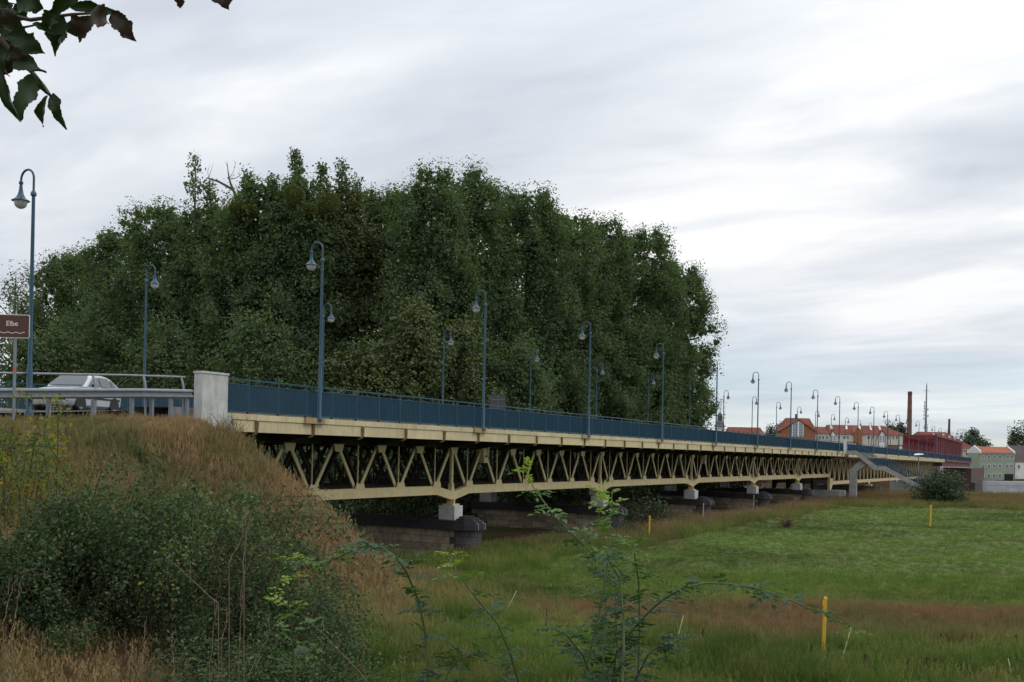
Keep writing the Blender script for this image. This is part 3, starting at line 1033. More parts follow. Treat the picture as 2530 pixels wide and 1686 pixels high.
lamp0 = make_lamp()
first = True
FARL = [32.85 + 12.07 * k for k in range(18)]
for row, lst in (('near', LAMPS), ('far', FARL)):
    for i, s in enumerate(lst):
        l = lamp0 if first else copy_tree(lamp0)
        first = False
        z = float(road_z(s)) - (0.08 if row == 'near' else -0.08)
        l.location = (s, 23.93 if row == 'near' else 34.72, z)
        l.rotation_euler = (0, 0, 0 if row == 'near' else math.pi)
        if row == 'near' and i == 0:
            lab = 'tall blue lamp with bell shade before the bridge, beside the river sign'
        else:
            lab = 'blue lamp with bell shade, %s from the left %s' % (ORD[i if row == 'near' and i else i], 'along the near railing' if row == 'near' else 'in the far row across the road')
        tag(l, lab, 'street lamp', 'lamps along the near railing' if row == 'near' else 'lamps along the far railing')

# ------------------------------------------------------------------ guard rail and handrail on the ramp
gr = thing('guard_rail', 'galvanised steel crash barrier on posts left of the white block', 'guard rail', (18, 23.7, 5.5))
go = root_of(gr)


def ramp_z(s):
    return float(road_z(s))


prof = [(0.0, 0.28), (-0.03, 0.275), (-0.08, 0.24), (-0.08, 0.205), (-0.01, 0.165), (-0.01, 0.125), (-0.08, 0.085), (-0.08, 0.045), (-0.03, 0.005), (0.0, 0.0)]
for a, b in ((-8, -4), (-4, 0), (0, 4), (4, 8), (8, 12), (12, 16), (16, 20), (20, 22.4), (22.4, 24.34)):
    w = MB()
    pts = []
    for s in (a, b):
        for y, z in prof:
            pts.append((s, 23.75 + y, ramp_z(s) + 0.36 + z))
        for y, z in reversed(prof):
            pts.append((s, 23.755 + y, ramp_z(s) + 0.36 + z))
    n = len(prof) * 2
    w.add(pts, [(k, (k + 1) % n, (k + 1) % n + n, k + n) for k in range(n)] + [tuple(range(n - 1, -1, -1)), tuple(range(n, 2 * n))])
    w.build('beam', 'galva', gr)
for s in (-6, -2, 2, 6, 10, 14, 15.9, 17.7, 19.3, 20.75, 22.1, 22.85, 23.6, 24.25):
    MB().box((s, 23.84, ramp_z(s) + 0.05), (0.07, 0.12, 1.1)).build('post', 'galva', gr)
    MB().box((s, 23.78, ramp_z(s) + 0.47), (0.16, 0.06, 0.2)).build('spacer', 'galva', gr)
hr = thing('handrail', 'thin grey tubular handrail on curved posts above the crash barrier', 'handrail', (18, 24.0, 5.8))
MB().tube([(s, 24.05, ramp_z(s) + 1.02) for s in (-8, -2, 4, 8, 12, 16, 20, 22, 24.36)], 0.032, 8).build('rail', 'galva', hr, True)
for s in (-5, 0, 5, 10, 14.6, 17.2, 20.9, 22.7, 24.2):
    z = ramp_z(s)
    MB().tube([(s, 23.93, z - 0.3), (s, 23.93, z + 0.55), (s, 23.95, z + 0.75), (s, 24.0, z + 0.9), (s, 24.05, z + 1.0)], 0.035, 7).build('post', 'galva', hr, True)

RZT0 = math.atan2(RT.y, RT.x)
# ------------------------------------------------------------------ river sign
sp = at(34, 1012, 26.3)
sz = float(ground_z(sp.x, sp.y))
sign = thing('road_sign', 'brown river name sign on grey post, cut by the photo edge', 'sign', (sp.x, sp.y, sz), math.atan2(RT.y, RT.x) + 0.05)
top = at(34, 778, 26.3).z - sz
bot_ = at(34, 836, 26.3).z - sz
MB().lathe([(0.038, -0.3), (0.038, bot_ + 0.3)], n=10).build('post', 'galva', sign, True, False)
MB().lathe([(0.0395, 1.33), (0.0395, 1.42)], n=10).build('sticker', 'red_sticker', sign, True, False)


def rrect(w, h, r, n=5):
    pts = []
    for cx_, cy_, a in ((w - r, h - r, 0), (-w + r, h - r, 90), (-w + r, -h + r, 180), (w - r, -h + r, 270)):
        for k in range(n):
            t = math.radians(a + 90 * k / (n - 1))
            pts.append((cx_ + r * math.cos(t), cy_ + r * math.sin(t)))
    return pts


cz, hh, hw = (top + bot_) / 2, (top - bot_) / 2, 0.42
ox = -0.06
bd = MB().extrude([(x + ox, -0.05, z + cz) for x, z in rrect(hw, hh, 0.04)], (0, 0.012, 0)).build('panel', 'paint_white', sign, False, False)
MB().extrude([(x + ox, -0.0545, z + cz) for x, z in rrect(hw - 0.016, hh - 0.016, 0.03)], (0, 0.004, 0)).build('face', 'sign_brown', bd, False, False)
wv = [(ox - 0.31 + 0.62 * k / 40, cz - hh * 0.55 + 0.014 * math.sin(2 * math.pi * (k / 40 * 3.2) + 0.9)) for k in range(41)]
wm = MB()
for (x0, z0), (x1, z1) in zip(wv[:-1], wv[1:]):
    wm.add([(x0, -0.0575, z0 - 0.007), (x1, -0.0575, z1 - 0.007), (x1, -0.0575, z1 + 0.007), (x0, -0.0575, z0 + 0.007)], [(0, 1, 2, 3)])
wm.build('wave_line', 'paint_white', bd, False, False)
tcu = bpy.data.curves.new('lettering', 'FONT')
tcu.body = 'Elbe'
tcu.size = 0.172
tcu.align_x = 'CENTER'
tcu.extrude = 0.001
tob = bpy.data.objects.new('lettering_curve', tcu)
COL.objects.link(tob)
bpy.context.view_layer.update()
tme = bpy.data.meshes.new_from_object(tob.evaluated_get(bpy.context.evaluated_depsgraph_get()))
bpy.data.objects.remove(tob)
tme.materials.clear()
tme.materials.append(MATS['paint_white'])
lt = place('lettering', tme, bd, (ox + 0.0, -0.0575, cz + 0.01))
lt.rotation_euler = (math.pi / 2, 0, 0)

# ------------------------------------------------------------------ silver car
def loft(sections, closed_ends=True):
    n = len(sections[0])
    mb = MB()
    fs = []
    for i in range(len(sections) - 1):
        for k in range(n):
            k2 = (k + 1) % n
            fs.append((i * n + k, i * n + k2, (i + 1) * n + k2, (i + 1) * n + k))
    fs.append(tuple(range(n - 1, -1, -1)))
    fs.append(tuple((len(sections) - 1) * n + k for k in range(n)))
    mb.add([p for s_ in sections for p in s_], fs)
    return mb


def car_section(x, hw_, z0, z1, sh=0.06, top=0.9):
    """rounded body section, wider at the waist than at sill and shoulder"""
    return [(x, -hw_ * 0.86, z0), (x, hw_ * 0.86, z0), (x, hw_ * 0.97, z0 + 0.08), (x, hw_, (z0 + z1) / 2), (x, hw_ * 0.985, z1 - sh * 1.6), (x, hw_ * top, z1 - sh * 0.35), (x, hw_ * 0.6, z1),
            (x, -hw_ * 0.6, z1), (x, -hw_ * top, z1 - sh * 0.35), (x, -hw_ * 0.985, z1 - sh * 1.6), (x, -hw_, (z0 + z1) / 2), (x, -hw_ * 0.97, z0 + 0.08)]


def make_car(name, label, loc, rz, paint):
    r = thing(name, label, 'car', loc, rz)
    body = [car_section(*a) for a in ((2.02, 0.62, 0.34, 0.60), (1.96, 0.74, 0.24, 0.70), (1.75, 0.80, 0.20, 0.78), (1.3, 0.83, 0.18, 0.87), (0.85, 0.84, 0.18, 0.93), (0.3, 0.84, 0.18, 0.96), (-0.6, 0.84, 0.18, 0.97),
                                      (-1.3, 0.83, 0.20, 0.98), (-1.75, 0.80, 0.22, 0.97), (-1.93, 0.74, 0.26, 0.90), (-1.98, 0.66, 0.36, 0.72))]
    loft(body).build('body', paint, r, True, False)
    gh = []
    for x, zt_, w in ((0.92, 0.94, 0.74), (0.55, 1.17, 0.68), (0.22, 1.36, 0.61), (0.0, 1.43, 0.575), (-0.5, 1.46, 0.565), (-1.0, 1.44, 0.56), (-1.35, 1.36, 0.58), (-1.65, 1.17, 0.65), (-1.85, 0.96, 0.71)):
        b0 = 0.93
        gh.append([(x, -0.76, b0), (x, 0.76, b0), (x, w + 0.02, zt_ - 0.05), (x, w * 0.8, zt_), (x, -w * 0.8, zt_), (x, -w - 0.02, zt_ - 0.05)])
    cabin = loft(gh).build('cabin', paint, r, True, False)
    ws = MB()
    o = 0.012
    # windscreen and rear window follow the cabin, pushed a little proud of it
    wsp = [(0.88 + o, -0.66, 0.985 + o), (0.88 + o, 0.66, 0.985 + o), (0.55 + o, 0.60, 1.185 + o), (0.25 + o, 0.54, 1.365 + o), (0.25 + o, -0.54, 1.365 + o), (0.55 + o, -0.60, 1.185 + o)]
    ws.extrude(wsp, (0.004, 0, 0.006))
    ws.build('windscreen', 'car_glass', r, False, False)
    MB().extrude([(-1.82 - o, -0.6, 1.02), (-1.82 - o, 0.6, 1.02), (-1.42 - o, 0.5, 1.34 + o), (-1.42 - o, -0.5, 1.34 + o)], (-0.004, 0, 0.006)).build('rear_window', 'car_glass', r, False, False)
    for sd in (-1, 1):
        def side(xz):
            return [(x, sd * (0.775 - (z - 0.93) * 0.36 + o), z) for x, z in xz]
        for xz in ([(0.62, 0.985), (0.10, 1.30), (-0.22, 1.345), (-0.26, 0.985)], [(-0.34, 0.985), (-0.30, 1.35), (-1.0, 1.34), (-1.12, 1.0)], [(-1.2, 1.0), (-1.1, 1.31), (-1.3, 1.27), (-1.55, 1.03)]):
            MB().extrude(side(xz), (0, sd * 0.006, 0)).build('side_window', 'car_glass', r, False, False)
        MB().box((0.48, sd * 0.90, 0.99), (0.10, 0.16, 0.11)).build('mirror', 'car_dark', r, False, False)
        MB().box2((-1.6, sd * 0.832, 0.50), (1.55, sd * 0.855, 0.57)).build('side_moulding', 'car_dark', r, False, False)
        hl = loft([[(1.93 - 0.10 * t, sd * (0.40 + 0.33 * t), 0.575 + z) for z in (0.0, 0.06, 0.12)] + [(1.985 - 0.13 * t, sd * (0.40 + 0.33 * t), 0.575 + z) for z in (0.12, 0.06, 0.0)] for t in (0, 0.35, 0.7, 1.0)])
        hl.build('headlight', 'car_lamp', r, False, False)
        for xw in (1.27, -1.22):
            wr = place('wheel', MB().lathe([(0.2, -0.1), (0.28, -0.1), (0.295, -0.06), (0.295, 0.06), (0.28, 0.1), (0.2, 0.1)], n=20).mesh('wheel', 'tyre', True), r, (xw, sd * 0.74, 0.295))
            wr.rotation_euler = (math.pi / 2, 0, 0)
            rm_ = place('rim', MB().lathe([(0.19, -0.105), (0.16, -0.09), (0.05, -0.08), (0.05, 0.08), (0.16, 0.09), (0.19, 0.105)], n=14).mesh('rim', 'galva', True), wr, (0, 0, 0))
            MB().lathe([(0.345, -0.02), (0.345, 0.0), (0.30, 0.005)], n=20)
            ar = []
            for k in range(13):
                t = math.pi * k / 12
                ar.append((xw + 0.345 * math.cos(t), sd * 0.822, 0.28 + 0.345 * math.sin(t)))
            MB().extrude(ar + [(xw - 0.34, sd * 0.822, 0.19), (xw + 0.34, sd * 0.822, 0.19)], (0, sd * 0.024, 0)).build('wheel_arch', 'car_dark', r, False, False)
    for zz in (0.60, 0.655):
        MB().box((1.995, 0, zz), (0.035, 0.62, 0.022)).build('grille_bar', 'car_dark', r, False, False)
    MB().box((1.995, 0, 0.43), (0.06, 1.30, 0.05)).build('bumper_strip', 'car_dark', r, False, False)
    MB().tube([(-0.1, 0.3, 1.45), (-0.35, 0.3, 1.52)], 0.008, 5).build('aerial', 'car_dark', r, False, False)
    return r


cs = 28.6
make_car('car', 'silver hatchback driving behind the crash barrier', (27.9, 32.9, float(road_z(28)) + 0.06), math.pi + math.radians(21), 'car_paint')
# dark square board on posts beyond the carriageway, seen from behind
bp_ = at(1229, 1030, 70.5)
sb = thing('sign_board', 'dark square sign board seen from behind above the railing', 'sign', (bp_.x, bp_.y, 6.1), RZT0 + 0.35)
MB().box2((-0.52, -0.03, 1.35), (0.52, 0.0, 2.62)).build('panel', 'dark_van', sb, False, False)
for zz in (1.62, 2.3):
    MB().box2((-0.5, -0.06, zz), (0.5, -0.035, zz + 0.025)).build('brace', 'galva', sb, False, False)
for xx in (-0.02, ):
    MB().box2((xx - 0.01, -0.065, 1.4), (xx + 0.012, -0.062, 2.58)).build('seam', 'galva', sb, False, False)
for xx in (-0.42, 0.42):
    MB().box2((xx - 0.03, 0.0, 0.0), (xx + 0.03, 0.06, 2.6)).build('post', 'galva', sb, False, False)
    MB().box2((xx - 0.06, -0.06, 1.38), (xx + 0.06, -0.035, 1.46)).build('reflector', 'tail_lamp', sb, False, False)
# a white car far off on the deck, its roof above the railing
wc = make_car('car', 'white car far along the bridge, only its roof above the railing', (158, 27.8, float(road_z(158)) - 0.02), 0, 'van_white')

# ------------------------------------------------------------------ staircase
st = thing('staircase', 'concrete staircase with blue railing descending from the bridge to the meadow', 'staircase', (132.4, 24, 0))
so = root_of(st)
SX0, SX1 = 131.6, 133.3
for sx in (SX0, SX1 - 0.18):
    poly = [(24.0, 6.0), (22.9, 6.0), (20.6, 4.25), (19.6, 4.25), (15.6, 2.1), (14.6, 2.1), (14.0, 1.75), (14.0, 1.1), (14.6, 1.5), (15.5, 1.55), (19.6, 3.75), (20.7, 3.75), (22.8, 5.5), (24.0, 5.5)]
    MB().extrude([(sx, y, z) for y, z in poly], (0.18, 0, 0)).build('stringer', 'concrete', st)
def flight(y0, z0, y1, z1, n):
    for k in range(n):
        y = y0 + (y1 - y0) * k / n
        z = z0 + (z1 - z0) * (k + 1) / n
        MB().box2((SX0 + 0.18, y + (y1 - y0) / n - 0.02, z - 0.12), (SX1 - 0.18, y, z)).build('step', 'concrete', st)
flight(22.9, 5.95, 20.6, 4.2, 10)
flight(19.6, 4.2, 15.6, 2.05, 13)
MB().box2((SX0 + 0.18, 19.6, 4.0), (SX1 - 0.18, 20.6, 4.2)).build('landing', 'concrete', st)
MB().box2((SX0 + 0.18, 22.9, 5.7), (SX1 - 0.18, 24.0, 5.95)).build('landing', 'concrete', st)
for sx in (SX0 + 0.06, SX1 - 0.06):
    pl = [(24.0, 6.0), (22.9, 6.0), (20.6, 4.25), (19.6, 4.25), (15.6, 2.1), (14.6, 2.1)]
    rr_ = MB()
    for h in (1.05, 0.9, 0.12):
        rr_.tube([(sx, y, z + h) for y, z in pl], 0.025, 5)
    for (y0, z0), (y1, z1) in zip(pl[:-1], pl[1:]):
        n = max(2, int((y0 - y1) / 0.1))
        for k in range(n):
            y = y0 + (y1 - y0) * k / n
            z = z0 + (z1 - z0) * k / n
            rr_.box((sx, y, z + 0.5), (0.05 if k % 10 == 0 else 0.03, 0.03, 0.9))
    tag(rr_.build('stair_railing', 'navy', st), kind='stuff')
MB().extrude([(132.0, 23.55, 0.3), (132.0, 22.75, 0.3), (132.0, 22.75, 3.5), (132.0, 21.35, 4.55), (132.0, 21.5, 4.85), (132.0, 22.1, 5.05), (132.0, 23.55, 3.75)], (0.75, 0, 0)).build('support_column', 'concrete', st)
# little white lamp at the stair foot
lp = at(2268, 1216, 119)
ll = thing('path_lamp', 'small white lamp on thin grey pole at the stair foot', 'street lamp', (lp.x, lp.y, float(ground_z(lp.x, lp.y))))
hL = at(2268, 1124, 119).z - ll.location.z
MB().lathe([(0.07, -0.2), (0.06, 1.0), (0.045, hL)], n=8).build('pole', 'galva', ll, True, False)
MB().extrude([(-0.25, 0.4, hL - 0.06), (0.2, -0.5, hL + 0.04), (0.3, -0.45, hL + 0.12), (0.2, 0.1, hL + 0.16), (-0.15, 0.45, hL + 0.06)], (0.12, 0.08, 0)).build('head', 'trim_white', ll, False, False)

# ------------------------------------------------------------------ red lattice span
rd = thing('red_truss_span', 'dark red lattice truss span with portal at the far end', 'bridge', (238, 28.4, 5))
S0, S1 = 239.0, 296.0
for y in (25.3, 31.6):
    ch = MB()
    for a in np.arange(S0, S1, 4.0):
        z = sag(a)
        ch.box2((a, y - 0.22, 10.7 + z), (a + 4, y + 0.22, 11.15 + z))
        ch.box2((a, y - 0.22, 5.9 + z), (a + 4, y + 0.22, 6.5 + z))
    ch.build('chord', 'red_paint', rd)
    for a in np.arange(S0, S1 + 0.1, 4.0):
        z = sag(a)
        w = 0.55 if a == S0 else 0.22
        MB().box2((a - w, y - 0.2, 6.0 + z), (a + w, y + 0.2, 11.05 + z)).build('upright', 'red_paint', rd)
        if a < S1 - 3:
            MB().bar((a, y, 10.7 + z), (a + 2, y, 6.5 + z), 0.3, 0.2).build('diagonal', 'red_paint', rd)
            MB().bar((a + 4, y, 10.7 + z), (a + 2, y, 6.5 + z), 0.3, 0.2).build('diagonal', 'red_paint', rd)
            MB().box2((a + 1.9, y - 0.1, 6.4 + z), (a + 2.1, y + 0.1, 10.8 + z)).build('upright', 'red_paint', rd)
for a in np.arange(S0, S1 + 0.1, 8.0):
    z = sag(a)
    MB().box2((a - 0.2, 25.5, 10.2 + z), (a + 0.2, 31.4, 11.05 + z)).build('portal_beam', 'red_paint', rd)
    MB().extrude([(a - 0.1, 25.5, 10.2 + z), (a - 0.1, 25.5, 9.2 + z), (a - 0.1, 26.6, 10.2 + z)], (0.2, 0, 0)).build('knee_brace', 'red_paint', rd)
    MB().extrude([(a - 0.1, 31.4, 10.2 + z), (a - 0.1, 31.4, 9.2 + z), (a - 0.1, 30.3, 10.2 + z)], (0.2, 0, 0)).build('knee_brace', 'red_paint', rd)
# ------------------------------------------------------------------ the town beyond the river
RZT = math.atan2(RT.y, RT.x)


def town(name, label, cat, px, depth, base, rz=0.0, group=None):
    p = at(px, 1130, depth)
    r = thing(name, label, cat, (p.x, p.y, base), RZT + rz, group)
    k = depth / F_SRC
    r_lx = lambda x: (x - px) * k
    r_lz = lambda x, y: at(x, y, depth).z - base
    return r, r_lx, r_lz


def window(root, x0, x1, z0, z1, y=0.0, glass='window_glass', fr=0.14, mull=True):
    w = MB().box2((x0 - fr, y - 0.10, z0 - fr), (x1 + fr, y + 0.02, z1 + fr)).build('window', 'trim_white', root, False, False)
    MB().box2((x0, y - 0.13, z0), (x1, y - 0.06, z1)).build('pane', glass, w, False, False)
    if mull:
        MB().box2(((x0 + x1) / 2 - 0.04, y - 0.15, z0), ((x0 + x1) / 2 + 0.04, y - 0.12, z1)).build('mullion', 'trim_white', w, False, False)
    return w


def gable_roof(root, x0, x1, y0, y1, ze, zr, m, hipL=0.0, hipR=0.0, over=0.4):
    yc = (y0 + y1) / 2
    a = [(x0 - over, y0 - over, ze), (x1 + over, y0 - over, ze), (x1 + over, y1 + over, ze), (x0 - over, y1 + over, ze), (x0 + hipL, yc, zr), (x1 - hipR, yc, zr)]
    return MB().add(a, [(0, 1, 5, 4), (2, 3, 4, 5), (0, 4, 3), (1, 2, 5), (3, 2, 1, 0)]).build('roof', m, root, False, False)


# brick house with the tall pointed window
r, lx, lz = town('brick_house', 'orange brick house with tall pointed glass gable window and red roof', 'house', 1974, 345, 2.0)
x0, x1 = lx(1937), lx(2012)
ze, zr_ = lz(1974, 1062), lz(1974, 1032)
zg = lz(1974, 1034)
MB().box2((x0, 0, 0), (x1, 11, ze)).build('wall', 'brick_orange', r, False, False)
gable_roof(r, x0, x1, 0, 11, ze, zr_, 'roof_red', 1.6, 0.3)
xc_ = lx(1969)
gx0, gx1 = xc_ - 5.4, xc_ + 5.4
MB().extrude([(gx0, -0.6, 0), (gx1, -0.6, 0), (gx1, -0.6, ze - 0.3), (xc_, -0.6, zg - 0.9), (gx0, -0.6, ze - 0.3)], (0, 5.0, 0)).build('gable', 'brick_orange', r, False, False)
for sd, xa in ((-1, gx0 - 0.5), (1, gx1 + 0.5)):
    MB().extrude([(xa, -0.9, ze - 0.75), (xc_, -0.9, zg - 0.75), (xc_, -0.9, zg - 0.35), (xa, -0.9, ze - 0.35)], (0, 6.2, 0)).build('gable_roof', 'roof_red', r, False, False)
wx0, wx1, wzt, wzs, wz0 = lx(1955.5), lx(1981), lz(1968, 1034) - 0.8, lz(1968, 1047), lz(1968, 1079)
fr_ = MB().extrude([(wx0 - 0.2, -0.72, wz0), (wx1 + 0.2, -0.72, wz0), (wx1 + 0.2, -0.72, wzs), (xc_, -0.72, wzt), (wx0 - 0.2, -0.72, wzs)], (0, 0.1, 0)).build('window', 'trim_white', r, False, False)
for k in range(2):
    for j in range(5):
        xa = wx0 + (xc_ - 0.28 - wx0) * 0.0 if k == 0 else xc_ + 0.28
        xb = xc_ - 0.28 if k == 0 else wx1
        for h in range(2):
            xm0 = xa + (xb - xa) * h / 2 + 0.04
            xm1 = xa + (xb - xa) * (h + 1) / 2 - 0.04
            za = wz0 + (wzs - wz0) * j / 5 + 0.05
            zb = wz0 + (wzs - wz0) * (j + 1) / 5 - 0.05
            MB().box2((xm0, -0.76, za), (xm1, -0.70, zb)).build('pane', 'pale_glass', fr_, False, False)
MB().extrude([(wx0, -0.75, wzs + 0.05), (xc_ - 0.28, -0.75, wzs + 0.05), (xc_ - 0.28, -0.75, wzt - 0.5)], (0, 0.04, 0)).build('pane', 'pale_glass', fr_, False, False)
MB().extrude([(wx1, -0.75, wzs + 0.05), (xc_ + 0.28, -0.75, wzs + 0.05), (xc_ + 0.28, -0.75, wzt - 0.5)], (0, 0.04, 0)).build('pane', 'pale_glass', fr_, False, False)
chm = MB().box2((lx(1974), 5, zr_ - 0.5), (lx(1979), 6.0, lz(1976, 1022))).build('chimney', 'slate', r, False, False)

# long rendered building with red roof
r, lx, lz = town('long_house', 'long cream town building with red roof, skylights and pointed stair windows', 'building', 2120, 350, 2.0)
x0, x1 = lx(2013), lx(2238)
ze, zr_ = lz(2120, 1074), lz(2120, 1050)
MB().box2((x0, 0, 0), (x1, 11, ze)).build('wall', 'plaster_cream', r, False, False)
rf = gable_roof(r, lx(2050), x1, 0, 11, ze, zr_, 'roof_red', 0.5, 5.4)
gable_roof(r, x0 - 1.0, lx(2052), 0, 10.9, ze + 0.03, lz(2030, 1054), 'roof_red', 0.0, 0.0, 0.37)
for px in (2024, 2032.5, 2042, 2072, 2084, 2093, 2145, 2154, 2165, 2194, 2206, 2215):
    window(r, lx(px - 2.4), lx(px + 2.4), lz(px, 1085), lz(px, 1077.5))
for px, py in ((2060, 1056), (2098, 1056.5), (2159, 1058), (2181, 1058), (2131, 1057)):
    zz = lz(px, py)
    t = (zz - ze) / (zr_ - ze)
    yy = -0.4 + t * 5.9
    MB().extrude([(lx(px - 3), yy - 0.75, zz - 0.62), (lx(px + 1.6), yy - 0.75, zz - 0.62), (lx(px + 3), yy + 0.55, zz + 0.62), (lx(px - 1.6), yy + 0.55, zz + 0.62)], (0, -0.14, 0.14)).build('skylight', 'trim_white', rf, False, False)
for px in (2056, 2177):
    zt2 = lz(px, 1066)
    w = MB().extrude([(lx(px - 6.5), -0.5, 0.5), (lx(px + 6.5), -0.5, 0.5), (lx(px + 6.5), -0.5, zt2 - 1.4), (lx(px), -0.5, zt2), (lx(px - 6.5), -0.5, zt2 - 1.4)], (0, 3, 0)).build('stair_bay', 'trim_white', r, False, False)
    for sd in (-1, 1):
        for j in range(4):
            za = lz(px, 1093) + j * (zt2 - 1.4 - lz(px, 1093)) / 4
            MB().box2((lx(px + sd * 3.4 - 2.2), -0.56, za + 0.08), (lx(px + sd * 3.4 + 2.2), -0.49, za + (zt2 - 1.4 - lz(px, 1093)) / 4 - 0.08)).build('pane', 'pale_glass', w, False, False)
    MB().add([(lx(px - 8), -0.7, zt2 - 1.5), (lx(px), -0.7, zt2 + 0.3), (lx(px + 8), -0.7, zt2 - 1.5), (lx(px - 8), 3.5, zt2 - 1.5), (lx(px), 3.5, zt2 + 0.3), (lx(px + 8), 3.5, zt2 - 1.5)], [(0, 1, 4, 3), (1, 2, 5, 4)]).build('bay_roof', 'roof_red', w, False, False)
bx0, bx1 = lx(2108), lx(2127)
MB().extrude([(bx0, -0.9, 0), (bx1, -0.9, 0), (bx1, -0.9, lz(2118, 1066)), (lx(2116), -0.9, lz(2118, 1055)), (bx0, -0.9, lz(2118, 1068))], (0, 6, 0)).build('brick_wing', 'brick_orange', r, False, False)
for px in (2152, 2163, 2186, 2199, 2219):
    MB().box2((lx(px) - 0.06, -0.12, 0.3), (lx(px) + 0.06, -0.02, lz(px, 1077))).build('downpipe', 'slate', r, False, False)
MB().box2((lx(2190), -5, 0), (lx(2236), -0.95, lz(2200, 1100))).build('annexe', 'brick_red', r, False, False)

# hipped roof house behind the red span
r, lx, lz = town('hipped_house', 'pale house with large red hipped roof behind the red lattice span', 'house', 2340, 365, 1.0)
x0, x1 = lx(2256), lx(2404)
ze, zr_ = lz(2340, 1108), lz(2340, 1067)
MB().box2((x0, 0, 0), (x1, 14, ze)).build('wall', 'plaster_cream', r, False, False)
rf = gable_roof(r, x0, x1, 0, 14, ze, zr_, 'roof_red', 3.8, 6.6, 0.7)
MB().box2((x0 - 0.5, -0.5, ze - 0.5), (x1 + 0.5, -0.02, ze - 0.02)).build('cornice', 'plaster_white', r, False, False)
window(r, lx(2386), lx(2394), lz(2390, 1124.5), lz(2390, 1114))
window(r, lx(2366), lx(2373), lz(2370, 1124.5), lz(2370, 1114))
for px, py in ((2345, 1074), (2358, 1079), (2369, 1083), (2322, 1072)):
    zz = lz(px, py)
    yy = -0.7 + (zz - ze) / (zr_ - ze) * 7.7
    MB().box2((lx(px - 2), yy - 0.5, zz - 0.5), (lx(px + 2), yy + 0.5, zz + 0.35)).build('dormer', 'plaster_white', rf, False, False)

# green house and its neighbour on the quay
r, lx, lz = town('green_house', 'sage green three storey house with orange roof above the quay wall', 'house', 2464, 332, -0.6)
x0, x1 = lx(2420), lx(2507)
ze, zr_ = lz(2464, 1120.5), lz(2464, 1105.5)
MB().box2((x0, 0, 0), (x1, 9, ze)).build('wall', 'plaster_green', r, False, False)
MB().extrude([(x0 + 0.5, -0.35, ze + 0.02), (x1 - 0.5, -0.35, ze + 0.02), (x1 - 0.5, 4.5, zr_), (x0 + 0.5, 4.5, zr_)], (0, 0.1, 0.2)).build('roof', 'roof_orange', r, False, False)
MB().extrude([(x0 + 0.5, 9.3, ze + 0.02), (x1 - 0.5, 9.3, ze + 0.02), (x1 - 0.5, 4.5, zr_), (x0 + 0.5, 4.5, zr_)], (0, 0.1, 0.2)).build('rear_roof', 'roof_orange', r, False, False)
for xa in (x0, x1 - 0.45):
    MB().extrude([(xa, -0.4, ze - 0.1), (xa, -0.4, ze + 0.6), (xa, 4.5, zr_ + 0.5), (xa, 9.4, ze + 0.6), (xa, 9.4, ze - 0.1)], (0.45, 0, 0)).build('parapet', 'plaster_white', r, False, False)
MB().box2((x0, -0.25, ze - 0.35), (x1, -0.01, ze - 0.02)).build('cornice', 'plaster_green', r, False, False)
for row, (ya, yb) in enumerate(((1133.2, 1125.4), (1156, 1147.7), (1180.5, 1171))):
    for px in (2429.6, 2443.6, 2457, 2471, 2488.8, 2499.2):
        if row == 2 and px > 2475:
            continue
        window(r, lx(px - 2.8), lx(px + 2.8), lz(px, ya), lz(px, yb), fr=0.12)
MB().box2((lx(2482.5), -0.06, 0), (lx(2504.5), 0.3, lz(2493, 1171.5))).build('gateway', 'tyre', r, False, False)
MB().box2((lx(2475.3), -0.12, lz(2476, 1178)), (lx(2477.5), -0.02, lz(2476, 1174))).build('plaque', 'yellow_post', r, False, False)

r, lx, lz = town('white_house', 'white rendered house with dark roof at the right edge of the photo', 'house', 2530, 333, -0.6)
x0, x1 = lx(2508.5), lx(2570)
ze, zr_ = lz(2530, 1143), lz(2530, 1101)
MB().box2((x0, 0, 0), (x1, 8, ze)).build('wall', 'plaster_white', r, False, False)
gable_roof(r, x0, x1, 0, 8, ze, zr_, 'roof_dark', 0, 0, 0.15)
window(r, lx(2515), lx(2520), lz(2518, 1158), lz(2518, 1149))
window(r, lx(2536), lx(2541), lz(2538, 1158), lz(2538, 1149))
dr = MB().box2((lx(2513), -0.12, 0), (lx(2521), 0.02, lz(2517, 1174))).build('door', 'trim_white', r, False, False)
MB().box2((lx(2515.6), -0.15, 1.0), (lx(2518.2), -0.1, lz(2517, 1177.5))).build('pane', 'window_glass', dr, False, False)

# quay wall of coursed blocks
r, lx, lz = town('quay_wall', 'pale grey quay wall below the green house', 'wall', 2470, 322, -6.0)
x0, x1 = lx(2407), lx(2640)
zt_ = lz(2470, 1189.5)
MB().box2((x0, 0, 0), (x1, 6, zt_ - 1.2)).build('face', 'quay_stone', r, False, False)
MB().box2((x0, -0.2, zt_ - 1.2), (x1, 6, zt_)).build('parapet', 'quay_stone', r, False, False)
bme = MB().box2((0.03, -0.08, 0.03), (2.37, 0.02, 0.77)).mesh('block', mat('quay_block', (0.44, 0.45, 0.46), 0.9, 0.1, 0.4, vary=0.1))
for c in range(6):
    n = int((x1 - x0) / 2.4)
    for k in range(n):
        if x0 + k * 2.4 + (1.2 if c % 2 else 0) < lx(2545):
            place('block', bme, r, (x0 + k * 2.4 + (1.2 if c % 2 else 0), 0, zt_ - 1.2 - 0.8 * (c + 1)))

